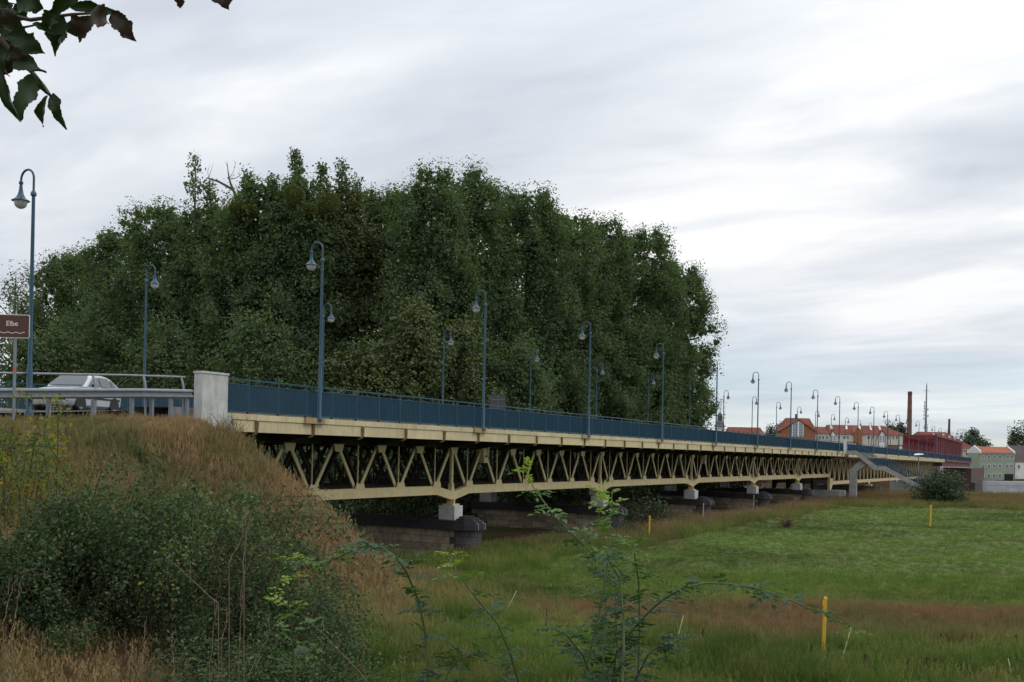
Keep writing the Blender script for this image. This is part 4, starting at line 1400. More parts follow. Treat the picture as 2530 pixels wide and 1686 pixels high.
# low red roof and church
r, lx, lz = town('low_house', 'low building with long dull red roof left of the brick house', 'building', 1842, 380, 2.0)
x0, x1 = lx(1800), lx(1890)
ze, zr_ = lz(1842, 1082), lz(1842, 1055)
MB().box2((x0, 0, 0), (x1, 11, ze)).build('wall', 'plaster_white', r, False, False)
rf = gable_roof(r, x0, x1, 0, 11, ze, zr_, 'roof_red', 0.6, 0.6)
MB().box2((lx(1882), 1.2, ze), (lx(1888), 4, lz(1884, 1068))).build('dormer', 'plaster_white', rf, False, False)
r, lx, lz = town('church_tower', 'church tower with slate bell roof and open lantern', 'church', 1777, 430, 2.0)
kk = 430 / F_SRC
zc = lambda py: lz(1777, py)
MB().box2((-10 * kk, -10 * kk, 0), (10 * kk, 10 * kk, zc(1055))).build('shaft', 'plaster_white', r, False, False)
MB().lathe([(15 * kk, zc(1055)), (15 * kk, zc(1054)), (11 * kk, zc(1050)), (9.5 * kk, zc(1044)), (7 * kk, zc(1041)), (6.5 * kk, zc(1040))], n=8).build('bell_roof', 'slate', r, False, False)
lan = MB().lathe([(6.2 * kk, zc(1041)), (6.2 * kk, zc(1039.5))], n=8)
lan.lathe([(6.2 * kk, zc(1030)), (6.2 * kk, zc(1028.5))], n=8)
for k in range(8):
    a = 2 * math.pi * (k + 0.5) / 8
    lan.box((5.0 * kk * math.cos(a), 5.0 * kk * math.sin(a), (zc(1040) + zc(1029)) / 2), (0.42, 0.42, zc(1029) - zc(1040)), a)
lan.build('lantern', 'slate', r, False, False)
MB().lathe([(6.3 * kk, zc(1028.5)), (5.8 * kk, zc(1026)), (4.0 * kk, zc(1022)), (1.6 * kk, zc(1019.5)), (0.8 * kk, zc(1016)), (0.9 * kk, zc(1012)), (0.2 * kk, zc(1005))], n=8).build('spire', 'slate', r, False, False)

# chimneys and mast
r, lx, lz = town('factory_chimney', 'tall round brick factory chimney left of the mast', 'chimney', 2245, 450, 0.0)
kk = 450 / F_SRC
zc = lambda py: lz(2247, py)
shaft = MB().lathe([(7.2 * kk, 0), (6.2 * kk, zc(1075)), (5.0 * kk, zc(980)), (4.8 * kk, zc(973))], n=16)
shaft.build('shaft', 'brick_red', r, True, False)
MB().lathe([(4.9 * kk, zc(977)), (5.3 * kk, zc(975)), (5.3 * kk, zc(968)), (4.4 * kk, zc(967.6))], n=16).build('crown', 'brick_dark', r, True, False)
bands = MB()
for py in (995, 1018, 1041):
    t = (py - 980) / 95
    rr = (5.0 + 1.2 * t) * kk
    bands.lathe([(rr + 0.02, zc(py)), (rr + 0.08, zc(py)), (rr + 0.08, zc(py) + 0.25), (rr + 0.02, zc(py) + 0.25)], n=16)
bands.build('iron_band', 'rust', r, False, False)
r, lx, lz = town('factory_chimney', 'short dark chimney above the hipped red roof', 'chimney', 2343.5, 450, 0.0)
zc = lambda py: lz(2343, py)
MB().lathe([(3.6 * kk, 0), (2.9 * kk, zc(1066)), (2.4 * kk, zc(1038))], n=12).build('shaft', 'brick_dark', r, True, False)
MB().lathe([(2.5 * kk, zc(1039)), (2.7 * kk, zc(1037)), (2.6 * kk, zc(1035.5))], n=12).build('crown', 'brick_dark', r, True, False)
r, lx, lz = town('radio_mast', 'slender lattice radio mast beside the brick chimney', 'mast', 2286, 450, 0.0)
zc = lambda py: lz(2287, py)
ms = MB()
zt_, zb_ = zc(952), 0.0
def mr(z):
    return (0.75 + 3.4 * (1 - z / zt_)) * kk
lv = np.linspace(0, zt_, 26)
for a in (0.4, 0.4 + 2.094, 0.4 + 4.189):
    ms.tube([(mr(z) * math.cos(a), mr(z) * math.sin(a), z) for z in lv], 0.11, 4)
for z0, z1 in zip(lv[:-1], lv[1:]):
    for k in range(3):
        a, b = 0.4 + 2.094 * k, 0.4 + 2.094 * (k + 1)
        ms.bar((mr(z0) * math.cos(a), mr(z0) * math.sin(a), z0), (mr(z1) * math.cos(b), mr(z1) * math.sin(b), z1), 0.08, 0.08)
        ms.bar((mr(z1) * math.cos(a), mr(z1) * math.sin(a), z1), (mr(z0) * math.cos(b), mr(z0) * math.sin(b), z0), 0.08, 0.08)
ms.build('lattice', 'mast_steel', r, False, False)
an = MB().lathe([(0.35, zt_ * 0.4), (0.2, zt_), (0.06, zc(946))], n=8)
an.build('core', 'mast_steel', r, False, False)
MB().bar((-7 * kk, 0, zc(966)), (7 * kk, 0, zc(966)), 0.16, 0.16).build('cross_arm', 'mast_steel', r, False, False)
for k, (dx, py) in enumerate(((-4.5, 995), (-5, 1003), (-4.8, 1010), (-5.2, 1018), (-5, 1026), (4.2, 1012), (4.8, 1028), (-5.5, 1035))):
    ad = MB().box((dx * kk, 0, zc(py)), (0.25, 0.25, 1.1))
    ad.bar((dx * kk, 0, zc(py)), (0, 0, zc(py)), 0.08, 0.08)
    ad.build('antenna', 'mast_steel', r, False, False)

# ------------------------------------------------------------------ trees
def crown_arrays(rng, h0, h1, R, n, ncl, sig, leaf, shape='poplar', aspect=0.75, lean=(0, 0), face=None):
    t = rng.beta(1.15, 1.25, ncl)
    if shape == 'poplar':
        env = np.where(t < 0.35, 0.80 + 0.2 * t / 0.35, np.sqrt(np.clip(1 - ((t - 0.35) / 0.70) ** 2.2, 0.03, 1)))
    else:
        env = np.sqrt(np.clip(1 - ((t - 0.45) / 0.58) ** 2, 0.05, 1))
    a = rng.uniform(0, 2 * math.pi, ncl)
    if face is not None:                       # more of the foliage on the side facing the camera
        fr = rng.uniform(0, 1, ncl) < 0.5
        a = np.where(fr, face + rng.normal(0, 0.9, ncl), a)
    lob = 1 + 0.16 * np.sin(3 * a + t * 9) + rng.normal(0, 0.10, ncl)
    rr = R * env * lob * np.sqrt(rng.uniform(0.22, 1.0, ncl))
    cc = np.stack([rr * np.cos(a) + lean[0] * t, rr * np.sin(a) + lean[1] * t, h0 + (h1 - h0) * t], 1)
    idx = rng.integers(0, ncl, n)
    csig = sig * rng.uniform(0.6, 1.35, ncl)
    off = np.clip(rng.normal(0, 1, (n, 3)), -1.4, 1.4) * csig[idx][:, None] * np.array([1, 1, 1.15])
    C = cc[idx] + off
    out = norm(C - np.array([0, 0, h0 + (h1 - h0) * 0.4]))
    N = norm(rng.normal(0, 0.6, (n, 3)) + norm(off) * 0.8 + out * 0.4 + np.array([0, 0, 0.3]))
    A = norm(np.cross(N, rng.normal(0, 1, (n, 3))))
    L = leaf * rng.uniform(0.6, 1.3, n)
    ct = rng.uniform(-0.22, 0.22, ncl)
    tone = np.clip(rng.beta(5, 5, n) + ct[idx], 0, 0.95)
    yel = rng.uniform(0, 1, n) < 0.008
    tone[yel] = rng.uniform(0.96, 1.0, yel.sum())
    return cc, C, A, N, L, L * aspect, tone


def make_tree(name, label, cat, loc, H, h0, R, n, ncl, seed, m='poplar_leaf', leaf=0.34, sig=0.72, group=None, shape='poplar', trunk_r=0.32, lean=(0, 0), trunk_mat='bark', core=0):
    rng = np.random.default_rng(seed)
    r = thing(name, label, cat, loc, 0, group)
    cc, C, A, N, L, Wd, tone = crown_arrays(rng, h0, H - sig * 0.8, R, n, ncl, sig, leaf, shape, 0.8, lean, math.atan2(-loc[1], -loc[0]) if core else None)
    if core:  # oversized darker inner leaves added to block light through the crown
        k = rng.integers(0, len(cc), core)
        Ci = cc[k] * np.array([0.86, 0.86, 1.0]) + np.array([0, 0, -0.45]) + np.clip(rng.normal(0, 1, (core, 3)), -1.4, 1.4) * sig * 0.7
        Ni = norm(rng.normal(0, 1, (core, 3)))
        Ai = norm(np.cross(Ni, rng.normal(0, 1, (core, 3))))
        Li = leaf * 2.9 * rng.uniform(0.7, 1.2, core)
        C, A, N, L, Wd, tone = (np.concatenate(q) for q in ((C, Ci), (A, Ai), (N, Ni), (L, Li), (Wd, Li * 0.8), (tone, rng.uniform(0.1, 0.6, core))))
    place('crown', leaf_mesh('crown', C, A, N, L, Wd, m, tone), r)
    tb = MB()
    top = (lean[0] * 0.8, lean[1] * 0.8, H * 0.9)
    tb.tube([(0, 0, -0.5), (0.05, 0, H * 0.1), (lean[0] * .2 + 0.15, 0.1, H * 0.35), (lean[0] * .5, -0.1, H * 0.65), top], [trunk_r * 1.25, trunk_r, trunk_r * 0.8, trunk_r * 0.45, 0.04], 8)
    for k in rng.permutation(len(cc))[:min(len(cc), 46)]:
        c = cc[k]
        zb = max(h0 * 0.6 + 0.3, c[2] - 0.35 * (abs(c[0]) + abs(c[1])) - 1.2)
        zb = min(zb, H * 0.85)
        p0 = Vector((lean[0] * zb / H, lean[1] * zb / H, zb))
        p1 = Vector(c)
        mid = p0.lerp(p1, 0.5) + Vector((0, 0, 0.12 * (p1 - p0).length))
        tb.tube([p0, mid, p1], [trunk_r * 0.26, trunk_r * 0.15, 0.02], 4, False)
    tb.build('trunk', trunk_mat, r, True, False)
    return r


TREES = [  # px, top py, depth, radius, leaves, label, material
    (38, 655, 122, 5.6, 13000, 'pale sparse willow at the left edge of the grove', 'willow_leaf'),
    (178, 622, 112, 5.2, 19000, 'low dark poplar behind the first lamp at the left of the grove', 'poplar_leaf'),
    (290, 575, 106, 4.6, 17000, 'poplar with ragged top just right of the low left one', 'poplar_leaf'),
    (385, 515, 100, 5.4, 21000, 'poplar with flat top left of the dead branch', 'poplar_leaf'),
    (520, 500, 97, 4.8, 20000, 'thin topped poplar carrying the dead branch', 'poplar_leaf'),
    (640, 455, 93, 4.6, 20000, 'poplar with mistletoe just right of the dead branch', 'poplar_leaf'),
    (745, 440, 92, 4.4, 19000, 'poplar with thin leafy spire above the second lamp', 'poplar_leaf'),
    (840, 455, 95, 4.6, 20000, 'yellowing poplar left of the highest dense crown', 'poplar_leaf_autumn'),
    (950, 480, 99, 4.6, 20000, 'poplar in the dip left of the highest dense crown', 'poplar_leaf'),
    (1068, 418, 91, 4.3, 24000, 'highest dense poplar in the middle of the grove', 'poplar_leaf'),
    (1175, 428, 96, 4.2, 22000, 'dense poplar just right of the highest one', 'poplar_leaf'),
    (1305, 470, 101, 5.0, 24000, 'dense poplar with squared top right of the middle', 'poplar_leaf'),
    (1405, 520, 107, 4.6, 20000, 'poplar on the falling outline, fourth from the right end', 'poplar_leaf'),
    (1490, 545, 113, 5.2, 23000, 'poplar on the falling outline, third from the right end', 'poplar_leaf'),
    (1590, 570, 120, 5.2, 23000, 'poplar on the falling outline, second from the right end', 'poplar_leaf'),
    (1685, 660, 128, 4.9, 22000, 'last dark poplar at the right end of the grove', 'poplar_leaf'),
]
for i, (px, py, dp, R, n, lab, m_) in enumerate(TREES):
    p = at(px, py, dp)
    H = p.z + 0.3
    make_tree('willow_tree' if m_ == 'willow_leaf' else 'poplar_tree', lab, 'tree', (p.x, p.y, 0), H, 2.0, R * (1.1 if 0 < i < 15 else 1.0), int(n * (2.1 if i else 1.3)), 430 if i else 150, 40 + i, m_,
              leaf=0.205 if i else 0.26, sig=0.54 if i else 0.7, core=7500 if i else 0, group='trees of the grove behind the bridge')
for i, (px, py, dp, R, where) in enumerate(((235, 640, 126, 5.5, 'leftmost of the rear row'), (450, 530, 118, 5.5, 'second of the rear row from the left'), (580, 505, 114, 5.5, 'rear row, behind the dead fork'), (700, 490, 114, 5.5, 'rear row, behind the tallest leader'), (900, 495, 116, 5.5, 'rear row, behind the dip left of the highest crown'),
                                             (1010, 470, 112, 5.2, 'rear row, left shoulder of the highest crown'), (1120, 455, 112, 5.2, 'rear row, between the two highest crowns'), (1240, 480, 118, 5.5, 'rear row, right of the two highest crowns'), (1360, 530, 124, 5.5, 'rear row, behind the squared top'), (1450, 560, 130, 5.5, 'rear row, middle of the falling outline'),
                                             (1545, 590, 136, 5.5, 'rear row, low on the falling outline'), (1640, 650, 142, 5.5, 'last of the rear row at the right'))):
    p = at(px, py, dp)
    make_tree('poplar_tree', 'dark poplar, ' + where, 'tree', (p.x, p.y, 0), p.z + 0.2, 2.0, R, 9000, 220, 140 + i, 'poplar_leaf', leaf=0.5, sig=0.62, group='trees of the grove behind the bridge')
LOWT = [(905, 850, 78, 3.6, 'yellowish young poplar low behind the far lamp row, leftmost of three', 'poplar_leaf_autumn'),
        (1015, 770, 80, 3.7, 'tallest yellowish young poplar low in front of the grove', 'poplar_leaf_autumn'),
        (1120, 800, 84, 3.0, 'yellowish young poplar right of the tallest young one', 'poplar_leaf_autumn'),
        (1270, 840, 90, 3.6, 'green young poplar in front of the grove behind the dark van', 'poplar_leaf'),
        (420, 800, 86, 4.0, 'green young poplar in front of the grove beside the second far lamp', 'poplar_leaf'),
        (640, 790, 84, 4.0, 'green young poplar in front of the grove left of the second near lamp', 'poplar_leaf'),
        (120, 800, 92, 4.5, 'green young poplar behind the river sign', 'poplar_leaf'),
        (1640, 830, 122, 4.0, 'green young poplar at the foot of the right end of the grove', 'poplar_leaf')]
for i, (px, py, dp, R, lab, m_) in enumerate(LOWT):
    p = at(px, py, dp)
    make_tree('young_poplar', lab, 'tree', (p.x, p.y, 0), p.z + 0.3, 1.2, R, 15000, 100, 80 + i, m_, leaf=0.23, sig=0.64, core=1600, group='young trees in front of the grove', trunk_r=0.16)

# thin sprays and dead limbs above the left crowns
def spray(name, par_label, px, py0, py1, dp, n, seed, w=16):
    rng = np.random.default_rng(seed)
    b = at(px, py1, dp)
    r = thing(name, par_label, 'tree', (b.x, b.y, 0), group='thin leaders above the grove')
    tp = at(px + rng.uniform(-8, 8), py0, dp)
    z0, z1 = 6.0, tp.z
    k = 26
    cz = rng.uniform(b.z, z1, k)
    f = (cz - b.z) / (z1 - b.z)
    rad = w * dp / F_SRC * (1.05 - 0.75 * f)
    a = rng.uniform(0, 6.28, k)
    rr = rad * np.sqrt(rng.uniform(0, 1, k))
    cx = (tp.x - b.x) * f + rr * np.cos(a)
    cy = (tp.y - b.y) * f + rr * np.sin(a)
    cc = np.stack([cx, cy, cz], 1)
    idx = rng.integers(0, k, n)
    C = cc[idx] + rng.normal(0, 0.24, (n, 3))
    N = norm(rng.normal(0, 1, (n, 3)))
    A = norm(np.cross(N, rng.normal(0, 1, (n, 3))))
    L = 0.26 * rng.uniform(0.6, 1.3, n)
    place('crown', leaf_mesh('crown', C, A, N, L, L * 0.75, 'poplar_leaf', np.clip(rng.beta(2, 2, n), 0, 0.95)), r)
    tb = MB().tube([(0, 0, z0), (0.2, 0.1, (z0 + b.z) / 2), (0, 0, b.z), (tp.x - b.x, tp.y - b.y, z1)], [0.2, 0.15, 0.07, 0.01], 6)
    for c in cc[:16]:
        q = Vector((0, 0, max(b.z - 1.5, c[2] - 1.2)))
        tb.tube([q, Vector(c)], [0.03, 0.008], 4, False)
    tb.build('trunk', 'bark', r, True, False)


spray('poplar_leader', 'thin leafy leader at the far left of the dead branch', 482, 388, 500, 95, 420, 1, 26)
spray('poplar_leader', 'thin leafy leader just left of the dead fork', 520, 450, 510, 95, 330, 2, 16)
spray('poplar_leader', 'thin leafy leader just right of the dead fork', 618, 425, 500, 92, 420, 3, 20)
spray('poplar_leader', 'tallest thin leafy leader, above the second near lamp', 726, 378, 470, 92, 620, 4, 20)
spray('poplar_leader', 'thin yellowish leader right of the tallest one', 790, 410, 480, 92, 520, 5, 22)
spray('poplar_leader', 'small thin leader at the right of the yellowing crown', 845, 402, 480, 94, 460, 6, 20)
spray('poplar_leader', 'thin bushy leader between dead fork and tallest leader', 672, 440, 500, 92, 420, 7, 16)
spray('poplar_leader', 'thin leader at the right edge of the yellowing crown', 885, 440, 500, 95, 360, 8, 16)
db = thing('dead_poplar', 'bare dead trunk forking above the crowns left of the tallest leader', 'tree', tuple(Vector((at(590, 700, 96).x, at(590, 700, 96).y, 0))))
dbo = root_of(db)
def path_at(lst, dp):
    return [at(x, y, dp) for x, y in lst]
tb = MB()
base = Vector((dbo.x, dbo.y, 0))
tb.tube([base, at(612, 800, 96), at(608, 640, 96), at(600, 560, 96), at(586, 505, 96), at(580, 478, 96), at(570, 455, 96), at(566, 440, 96), at(563, 420, 96), at(561, 398, 96)], [0.36, 0.3, 0.24, 0.2, 0.17, 0.13, 0.1, 0.07, 0.04, 0.01], 7)
tb.build('trunk', 'dead_wood', db)
lb = MB().tube([at(577, 470, 96), at(560, 460, 96), at(540, 449, 96), at(512, 440, 96), at(502, 452, 96)], [0.14, 0.12, 0.1, 0.06, 0.02], 6)
for pth in ([(516, 440), (513, 425), (519, 405)], [(516, 440), (522, 420), (527, 402)], [(568, 443), (580, 442), (598, 430)], [(567, 440), (577, 425), (582, 402), (576, 395)], [(566, 444), (560, 438)], [(578, 442), (592, 436), (590, 415)], [(562, 412), (557, 400)]):
    lb.tube(path_at(pth, 96), [0.035] + [0.02] * (len(pth) - 2) + [0.008], 4, False)
lb.build('limb', 'dead_wood', db)

# mistletoe balls
MIS = [(586, 516, 90, 0.72, 'olive mistletoe ball at the foot of the dead fork'), (622, 522, 90, 0.6, 'dark mistletoe ball right of the dead fork'), (727, 480, 88, 0.85, 'round mistletoe ball below the tallest thin leader'),
       (765, 520, 88, 0.7, 'brownish mistletoe ball left of the yellowing crown'), (815, 500, 89, 0.9, 'mistletoe mass in the yellowing crown'), (560, 640, 91, 0.8, 'dark mistletoe ball in the crown left of the second near lamp')]
for i, (px, py, dp, rad, lab) in enumerate(MIS):
    rng = np.random.default_rng(300 + i)
    p = at(px, py, dp)
    n = 1500
    dirs = norm(rng.normal(0, 1, (n, 3)))
    C = dirs * (rad * np.cbrt(rng.uniform(0.15, 1, n)))[:, None] * np.array([1, 1, 0.9])
    A = norm(dirs + rng.normal(0, 0.5, (n, 3)))
    N = norm(np.cross(A, rng.normal(0, 1, (n, 3))))
    L = np.full(n, 0.2)
    o = thing('mistletoe', lab, 'mistletoe', tuple(p), group='mistletoe in the poplars')
    place('foliage', leaf_mesh('foliage', C, A, N, L, L * 0.35, 'mistletoe_leaf', rng.uniform(0, 1, n)), o)
    MB().tube([(0, 0, -rad * 0.5), (0.1, 0, 0)], 0.05, 5).build('stem', 'bark', o, False, False)


def make_shrub(name, label, loc, H, R, n, seed, m='shrub_leaf', leaf=0.16, group=None, ncl=60, sig=0.34, cat='shrub'):
    rng = np.random.default_rng(seed)
    r = thing(name, label, cat, loc, 0, group)
    cc, C, A, N, L, Wd, tone = crown_arrays(rng, 0.1, H - sig, R, n, ncl, sig, leaf, 'round', 0.6)
    place('foliage', leaf_mesh('foliage', C, A, N, L, Wd, m, tone), r)
    tb = MB()
    for k in range(min(14, ncl)):
        c = Vector(cc[k])
        tb.tube([(c.x * 0.1, c.y * 0.1, -0.1), (c.x * 0.45, c.y * 0.45, c.z * 0.6), c], [0.05, 0.03, 0.01], 4, False)
    tb.build('stem', 'bark', r, True, False)
    return r


ul = ['behind the first pier', 'between the first and second piers', 'just left of the second pier', 'behind the second pier', 'between the second and third piers', 'behind the third pier', 'between third and fourth piers', 'behind the fourth pier', 'left of the fifth pier', 'behind the fifth pier', 'beyond the fifth pier', 'near the grey stair column']
for i in range(12):  # row made tall and dense to block light from under the deck
    rng = random.Random(500 + i)
    s = 44 + i * 8.2 + rng.uniform(-1, 1)
    make_shrub('shrub', 'dark shrub under the trees across the bridge, ' + ul[i], (s, 39.5 + rng.uniform(-0.8, 1.5), 0), rng.uniform(5.6, 6.8), rng.uniform(4.2, 5.0), 9000, 600 + i, leaf=0.3, sig=0.55, group='shrubs across the bridge')
make_shrub('shrub', 'small dark bush beside the second pier under the bridge', (66.5, 25.2, 0), 2.6, 1.6, 3000, 640, leaf=0.15)
make_shrub('shrub', 'low bush between the third pier and the yellow marker', (61.5, 24.6, 0), 1.2, 1.2, 1600, 641, leaf=0.12)
p = at(2326, 1250, 117)
make_shrub('shrub', 'large rounded dark green bush at the foot of the staircase', (p.x, p.y, float(ground_z(p.x, p.y))), 4.2, 2.5, 9000, 650, 'shrub_leaf', leaf=0.24, sig=0.5, ncl=90)
p = at(1943, 1300, 75)
make_shrub('shrub', 'small reddish dead weed bush standing alone in the meadow', (p.x, p.y, float(ground_z(p.x, p.y))), 0.95, 0.5, 900, 651, 'red_weed', leaf=0.07, sig=0.14)
for i, (px, py0, dp, R, lab, base) in enumerate(((1906, 1056, 370, 2.6, 'small distant tree between low red roof and brick house', 0), (1931, 1050, 375, 1.2, 'dark narrow distant tree beside the brick house', 0), (2196, 1047, 385, 2.2, 'distant tree top above the long red roof, left one', 0),
                                                 (2222, 1050, 385, 2.6, 'distant tree top above the long red roof, right one', 0), (2403, 1063, 385, 5.2, 'big dark distant tree between hipped house and green house', 0), (2532, 1043, 350, 5.0, 'tree rising behind the white house at the right edge', 0))):
    p = at(px, py0, dp)
    make_tree('town_tree', lab, 'tree', (p.x, p.y, base), p.z - base + 0.4, 2.0, R, 6500, 80, 700 + i, 'shrub_leaf', leaf=0.6, sig=0.9, group='trees in the town', shape='round')
rng = np.random.default_rng(900)
n = 26000
uu = rng.uniform(1690, 2760, n)
dd = rng.uniform(500, 530, n)
zz = np.abs(rng.normal(0, 1, n)) * 0 + rng.uniform(0, 1, n) * (6.5 + 5.0 * (vnoise(uu, uu * 0, 23, 3) + 0.5) + 2.0 * vnoise(uu, uu * 0, 5, 8))
xcv = (uu - CX) / F_SRC * dd
C = np.stack([FW.x * dd + RT.x * xcv, FW.y * dd + RT.y * xcv, zz], 1)
N = norm(rng.normal(0, 1, (n, 3)))
A = norm(np.cross(N, rng.normal(0, 1, (n, 3))))
tag(place('distant_wood', leaf_mesh('distant_wood', C, A, N, np.full(n, 1.7), np.full(n, 1.3), 'shrub_leaf', rng.uniform(0.3, 1, n))), 'low band of distant trees behind the town roofs', 'wood', kind='stuff')

# ------------------------------------------------------------------ rose bush on the bank, seen whole
def cane_bush(name, label, center, width, depthw, H, ncane, nleaf, seed, m, leaf, cat='bush', tw='twig', hipw=0.0, lean=0.55):
    rng = np.random.default_rng(seed)
    r = thing(name, label, cat, tuple(center))
    tb = MB()
    Cs, As, Ns, Ts = [], [], [], []
    for k in range(ncane):
        u, w_ = rng.uniform(-1, 1), rng.uniform(-1, 1)
        b = RT * (u * width * 0.55) + FW * (w_ * depthw * 0.55)
        b.z = float(ground_z(center[0] + b.x, center[1] + b.y)) - center[2]
        h = H * (1 - 0.5 * u * u) * (rng.uniform(0.55, 1.0) if k % 9 else rng.uniform(1.05, 1.3))
        az = rng.uniform(0, 2 * math.pi)
        d_ = Vector((math.cos(az), math.sin(az), 0)) * h * lean * rng.uniform(0.4, 1.2)
        p = [b, b + d_ * 0.22 + UP * h * 0.55, b + d_ * 0.58 + UP * h * 0.92, b + d_ * 0.95 + UP * h * 0.93, b + d_ * 1.3 + UP * h * 0.66]
        tb.tube(p, [0.012, 0.010, 0.008, 0.006, 0.003], 4, False)
        P_ = np.array([tuple(q) for q in p])
        t = rng.uniform(0.02, 1.0, nleaf) ** 0.8 * 3.999
        i0 = t.astype(int)
        f = (t - i0)[:, None]
        pos = P_[i0] * (1 - f) + P_[i0 + 1] * f
        # compound leaves: groups of leaflets share an offset
        g = rng.normal(0, 0.10, (nleaf // 5 + 1, 3))
        pos = pos + np.repeat(g, 5, 0)[:nleaf] + rng.normal(0, 0.03, (nleaf, 3))
        nn = norm(rng.normal(0, 0.8, (nleaf, 3)) + np.array([0, 0, 0.8]))
        Cs.append(pos)
        Ns.append(nn)
        As.append(norm(np.cross(nn, rng.normal(0, 1, (nleaf, 3)))))
        Ts.append(np.clip(rng.beta(2, 2.2, nleaf) + rng.uniform(-0.2, 0.2), 0, 0.95))
    C, N, A, T = (np.concatenate(q) for q in (Cs, Ns, As, Ts))
    red = rng.uniform(0, 1, len(T)) < hipw
    T[red] = rng.uniform(0.97, 1.0, red.sum())
    L = leaf * rng.uniform(0.7, 1.35, len(C))
    place('foliage', leaf_mesh('foliage', C, A, N, L, L * 0.58, m, T), r)
    tb.build('stem', tw, r, True, False)
    return r


def on_ground(px, dp):
    p = at(px, 1300, dp)
    return Vector((p.x, p.y, float(ground_z(p.x, p.y))))


cane_bush('rose_bush', 'big dark green wild rose bush with red hips filling the lower left', on_ground(455, 16.2), 3.7, 2.8, 2.7, 250, 300, 11, 'rose_leaf', 0.060, hipw=0.005)
cane_bush('rose_bush', 'lower dark rose bush at the right foot of the big one', on_ground(725, 13.6), 1.6, 2.0, 1.9, 90, 280, 12, 'rose_leaf', 0.048, hipw=0.005)
cane_bush('rose_bush', 'dark rose bush at the left edge below the yellow sapling', on_ground(70, 15.2), 2.2, 2.0, 1.35, 100, 260, 13, 'rose_leaf', 0.050, hipw=0.005)
cane_bush('rose_bush', 'small green rose bush high on the dry bank', on_ground(480, 22.5), 1.2, 1.0, 0.9, 22, 110, 14, 'rose_leaf', 0.065)
cane_bush('rose_bush', 'small green bush low on the bank under the girder', on_ground(760, 25.0), 1.3, 1.0, 0.9, 22, 120, 15, 'rose_leaf', 0.075)
cane_bush('leafy_weed', 'small leafy green weed on the crest beside the crash barrier', on_ground(350, 28.0), 0.7, 0.4, 0.5, 9, 60, 16, 'rose_leaf', 0.07, 'weed')
cane_bush('sapling', 'yellowing sapling with orange leaves on the bank at the left', on_ground(90, 18.8), 1.4, 0.8, 2.55, 20, 95, 17, 'sapling_leaf', 0.075, 'sapling', lean=0.35)
cane_bush('sapling', 'yellow green sapling at the left edge below the river sign', on_ground(5, 19.5), 1.1, 0.7, 2.6, 13, 85, 18, 'sapling_leaf', 0.075, 'sapling', lean=0.4)
tw_ = thing('dead_twigs', 'bare brown twigs growing against the white concrete block', 'dead shrub', tuple(at(565, 1062, 32.8)))
rng = random.Random(77)
tm = MB()
for k in range(26):
    a = rng.uniform(-1.2, 1.2)
    L = rng.uniform(0.35, 0.95)
    b = Vector((rng.uniform(-0.35, 0.35), rng.uniform(-0.2, 0.1), -0.25))
    e = b + Vector((math.sin(a) * L * 0.8, rng.uniform(-0.25, 0.05), L * math.cos(a * 0.8)))
    mid = b.lerp(e, 0.5) + Vector((rng.uniform(-.06, .06), 0, rng.uniform(-.04, .06)))
    tm.tube([b, mid, e], [0.012, 0.008, 0.003], 4, False)
    for j in range(3):
        f = b.lerp(e, rng.uniform(0.4, 0.95))
        tm.tube([f, f + Vector((rng.uniform(-.15, .15), rng.uniform(-.08, .05), rng.uniform(0.05, .22)))], [0.006, 0.002], 3, False)
tm.build('twig', 'twig', tw_, False, False)
# dry canes standing in front of the bush
dc = [((910, 1686), (800, 1560), (700, 1480)), ((605, 1686), (665, 1560), (690, 1530)), ((350, 1686), (325, 1620), (290, 1560)), ((537, 1490), (470, 1430), (405, 1370)), ((352, 1640), (357, 1580), (362, 1520)),
      ((430, 1670), (425, 1600), (432, 1540)), ((520, 1640), (530, 1520), (545, 1420)), ((590, 1640), (595, 1500), (610, 1330)), ((545, 1590), (560, 1540), (563, 1520)), ((600, 1420), (606, 1300), (625, 1260)), ((565, 1390), (600, 1330), (622, 1290)), ((30, 1560), (45, 1480), (60, 1400)), ((10, 1540), (20, 1470), (45, 1420))]
dlab = ['crossing to the right', 'leaning right low down', 'leaning left at the bottom', 'long pale one slanting in the middle', 'short upright one left of centre', 'upright one in the lower middle', 'dark upright one', 'tall dark upright one', 'short pale one', 'pale tall one at the upper right', 'short one at the upper right', 'leaning stalk at the left edge', 'leftmost leaning stalk']
for i, (a, b, c) in enumerate(dc):
    dp = 10.4
    o0 = at(*a, dp)
    st_ = thing('dry_cane', 'dry rose cane before the big bush, ' + dlab[i], 'dry stem', tuple(o0), group='dry canes before the bush')
    pts = [at(*q, dp + 0.1 * k) for k, q in enumerate((a, b, c))]
    gz_ = Vector((o0.x + 0.1, o0.y, min(float(ground_z(o0.x, o0.y)) - 0.05, o0.z - 0.1)))
    cv = [pts[0] * ((1 - t) ** 2) + pts[1] * (2 * t * (1 - t)) + pts[2] * (t * t) for t in np.linspace(0, 1, 9)]
    cv = [q + Vector((0.012 * math.sin(3.1 * k + i), 0.012 * math.cos(2.3 * k + i), 0)) for k, q in enumerate(cv)]
    MB().tube([gz_] + cv, [0.0045] + [0.0045 - 0.003 * k / 8 for k in range(9)], 5, False).build('stem', 'cane_dry', st_)
    MB().tube([pts[1], pts[1] + Vector((0.05, 0.05, 0.16))], [0.004, 0.002], 4, False).build('side_twig', 'cane_dry', st_)

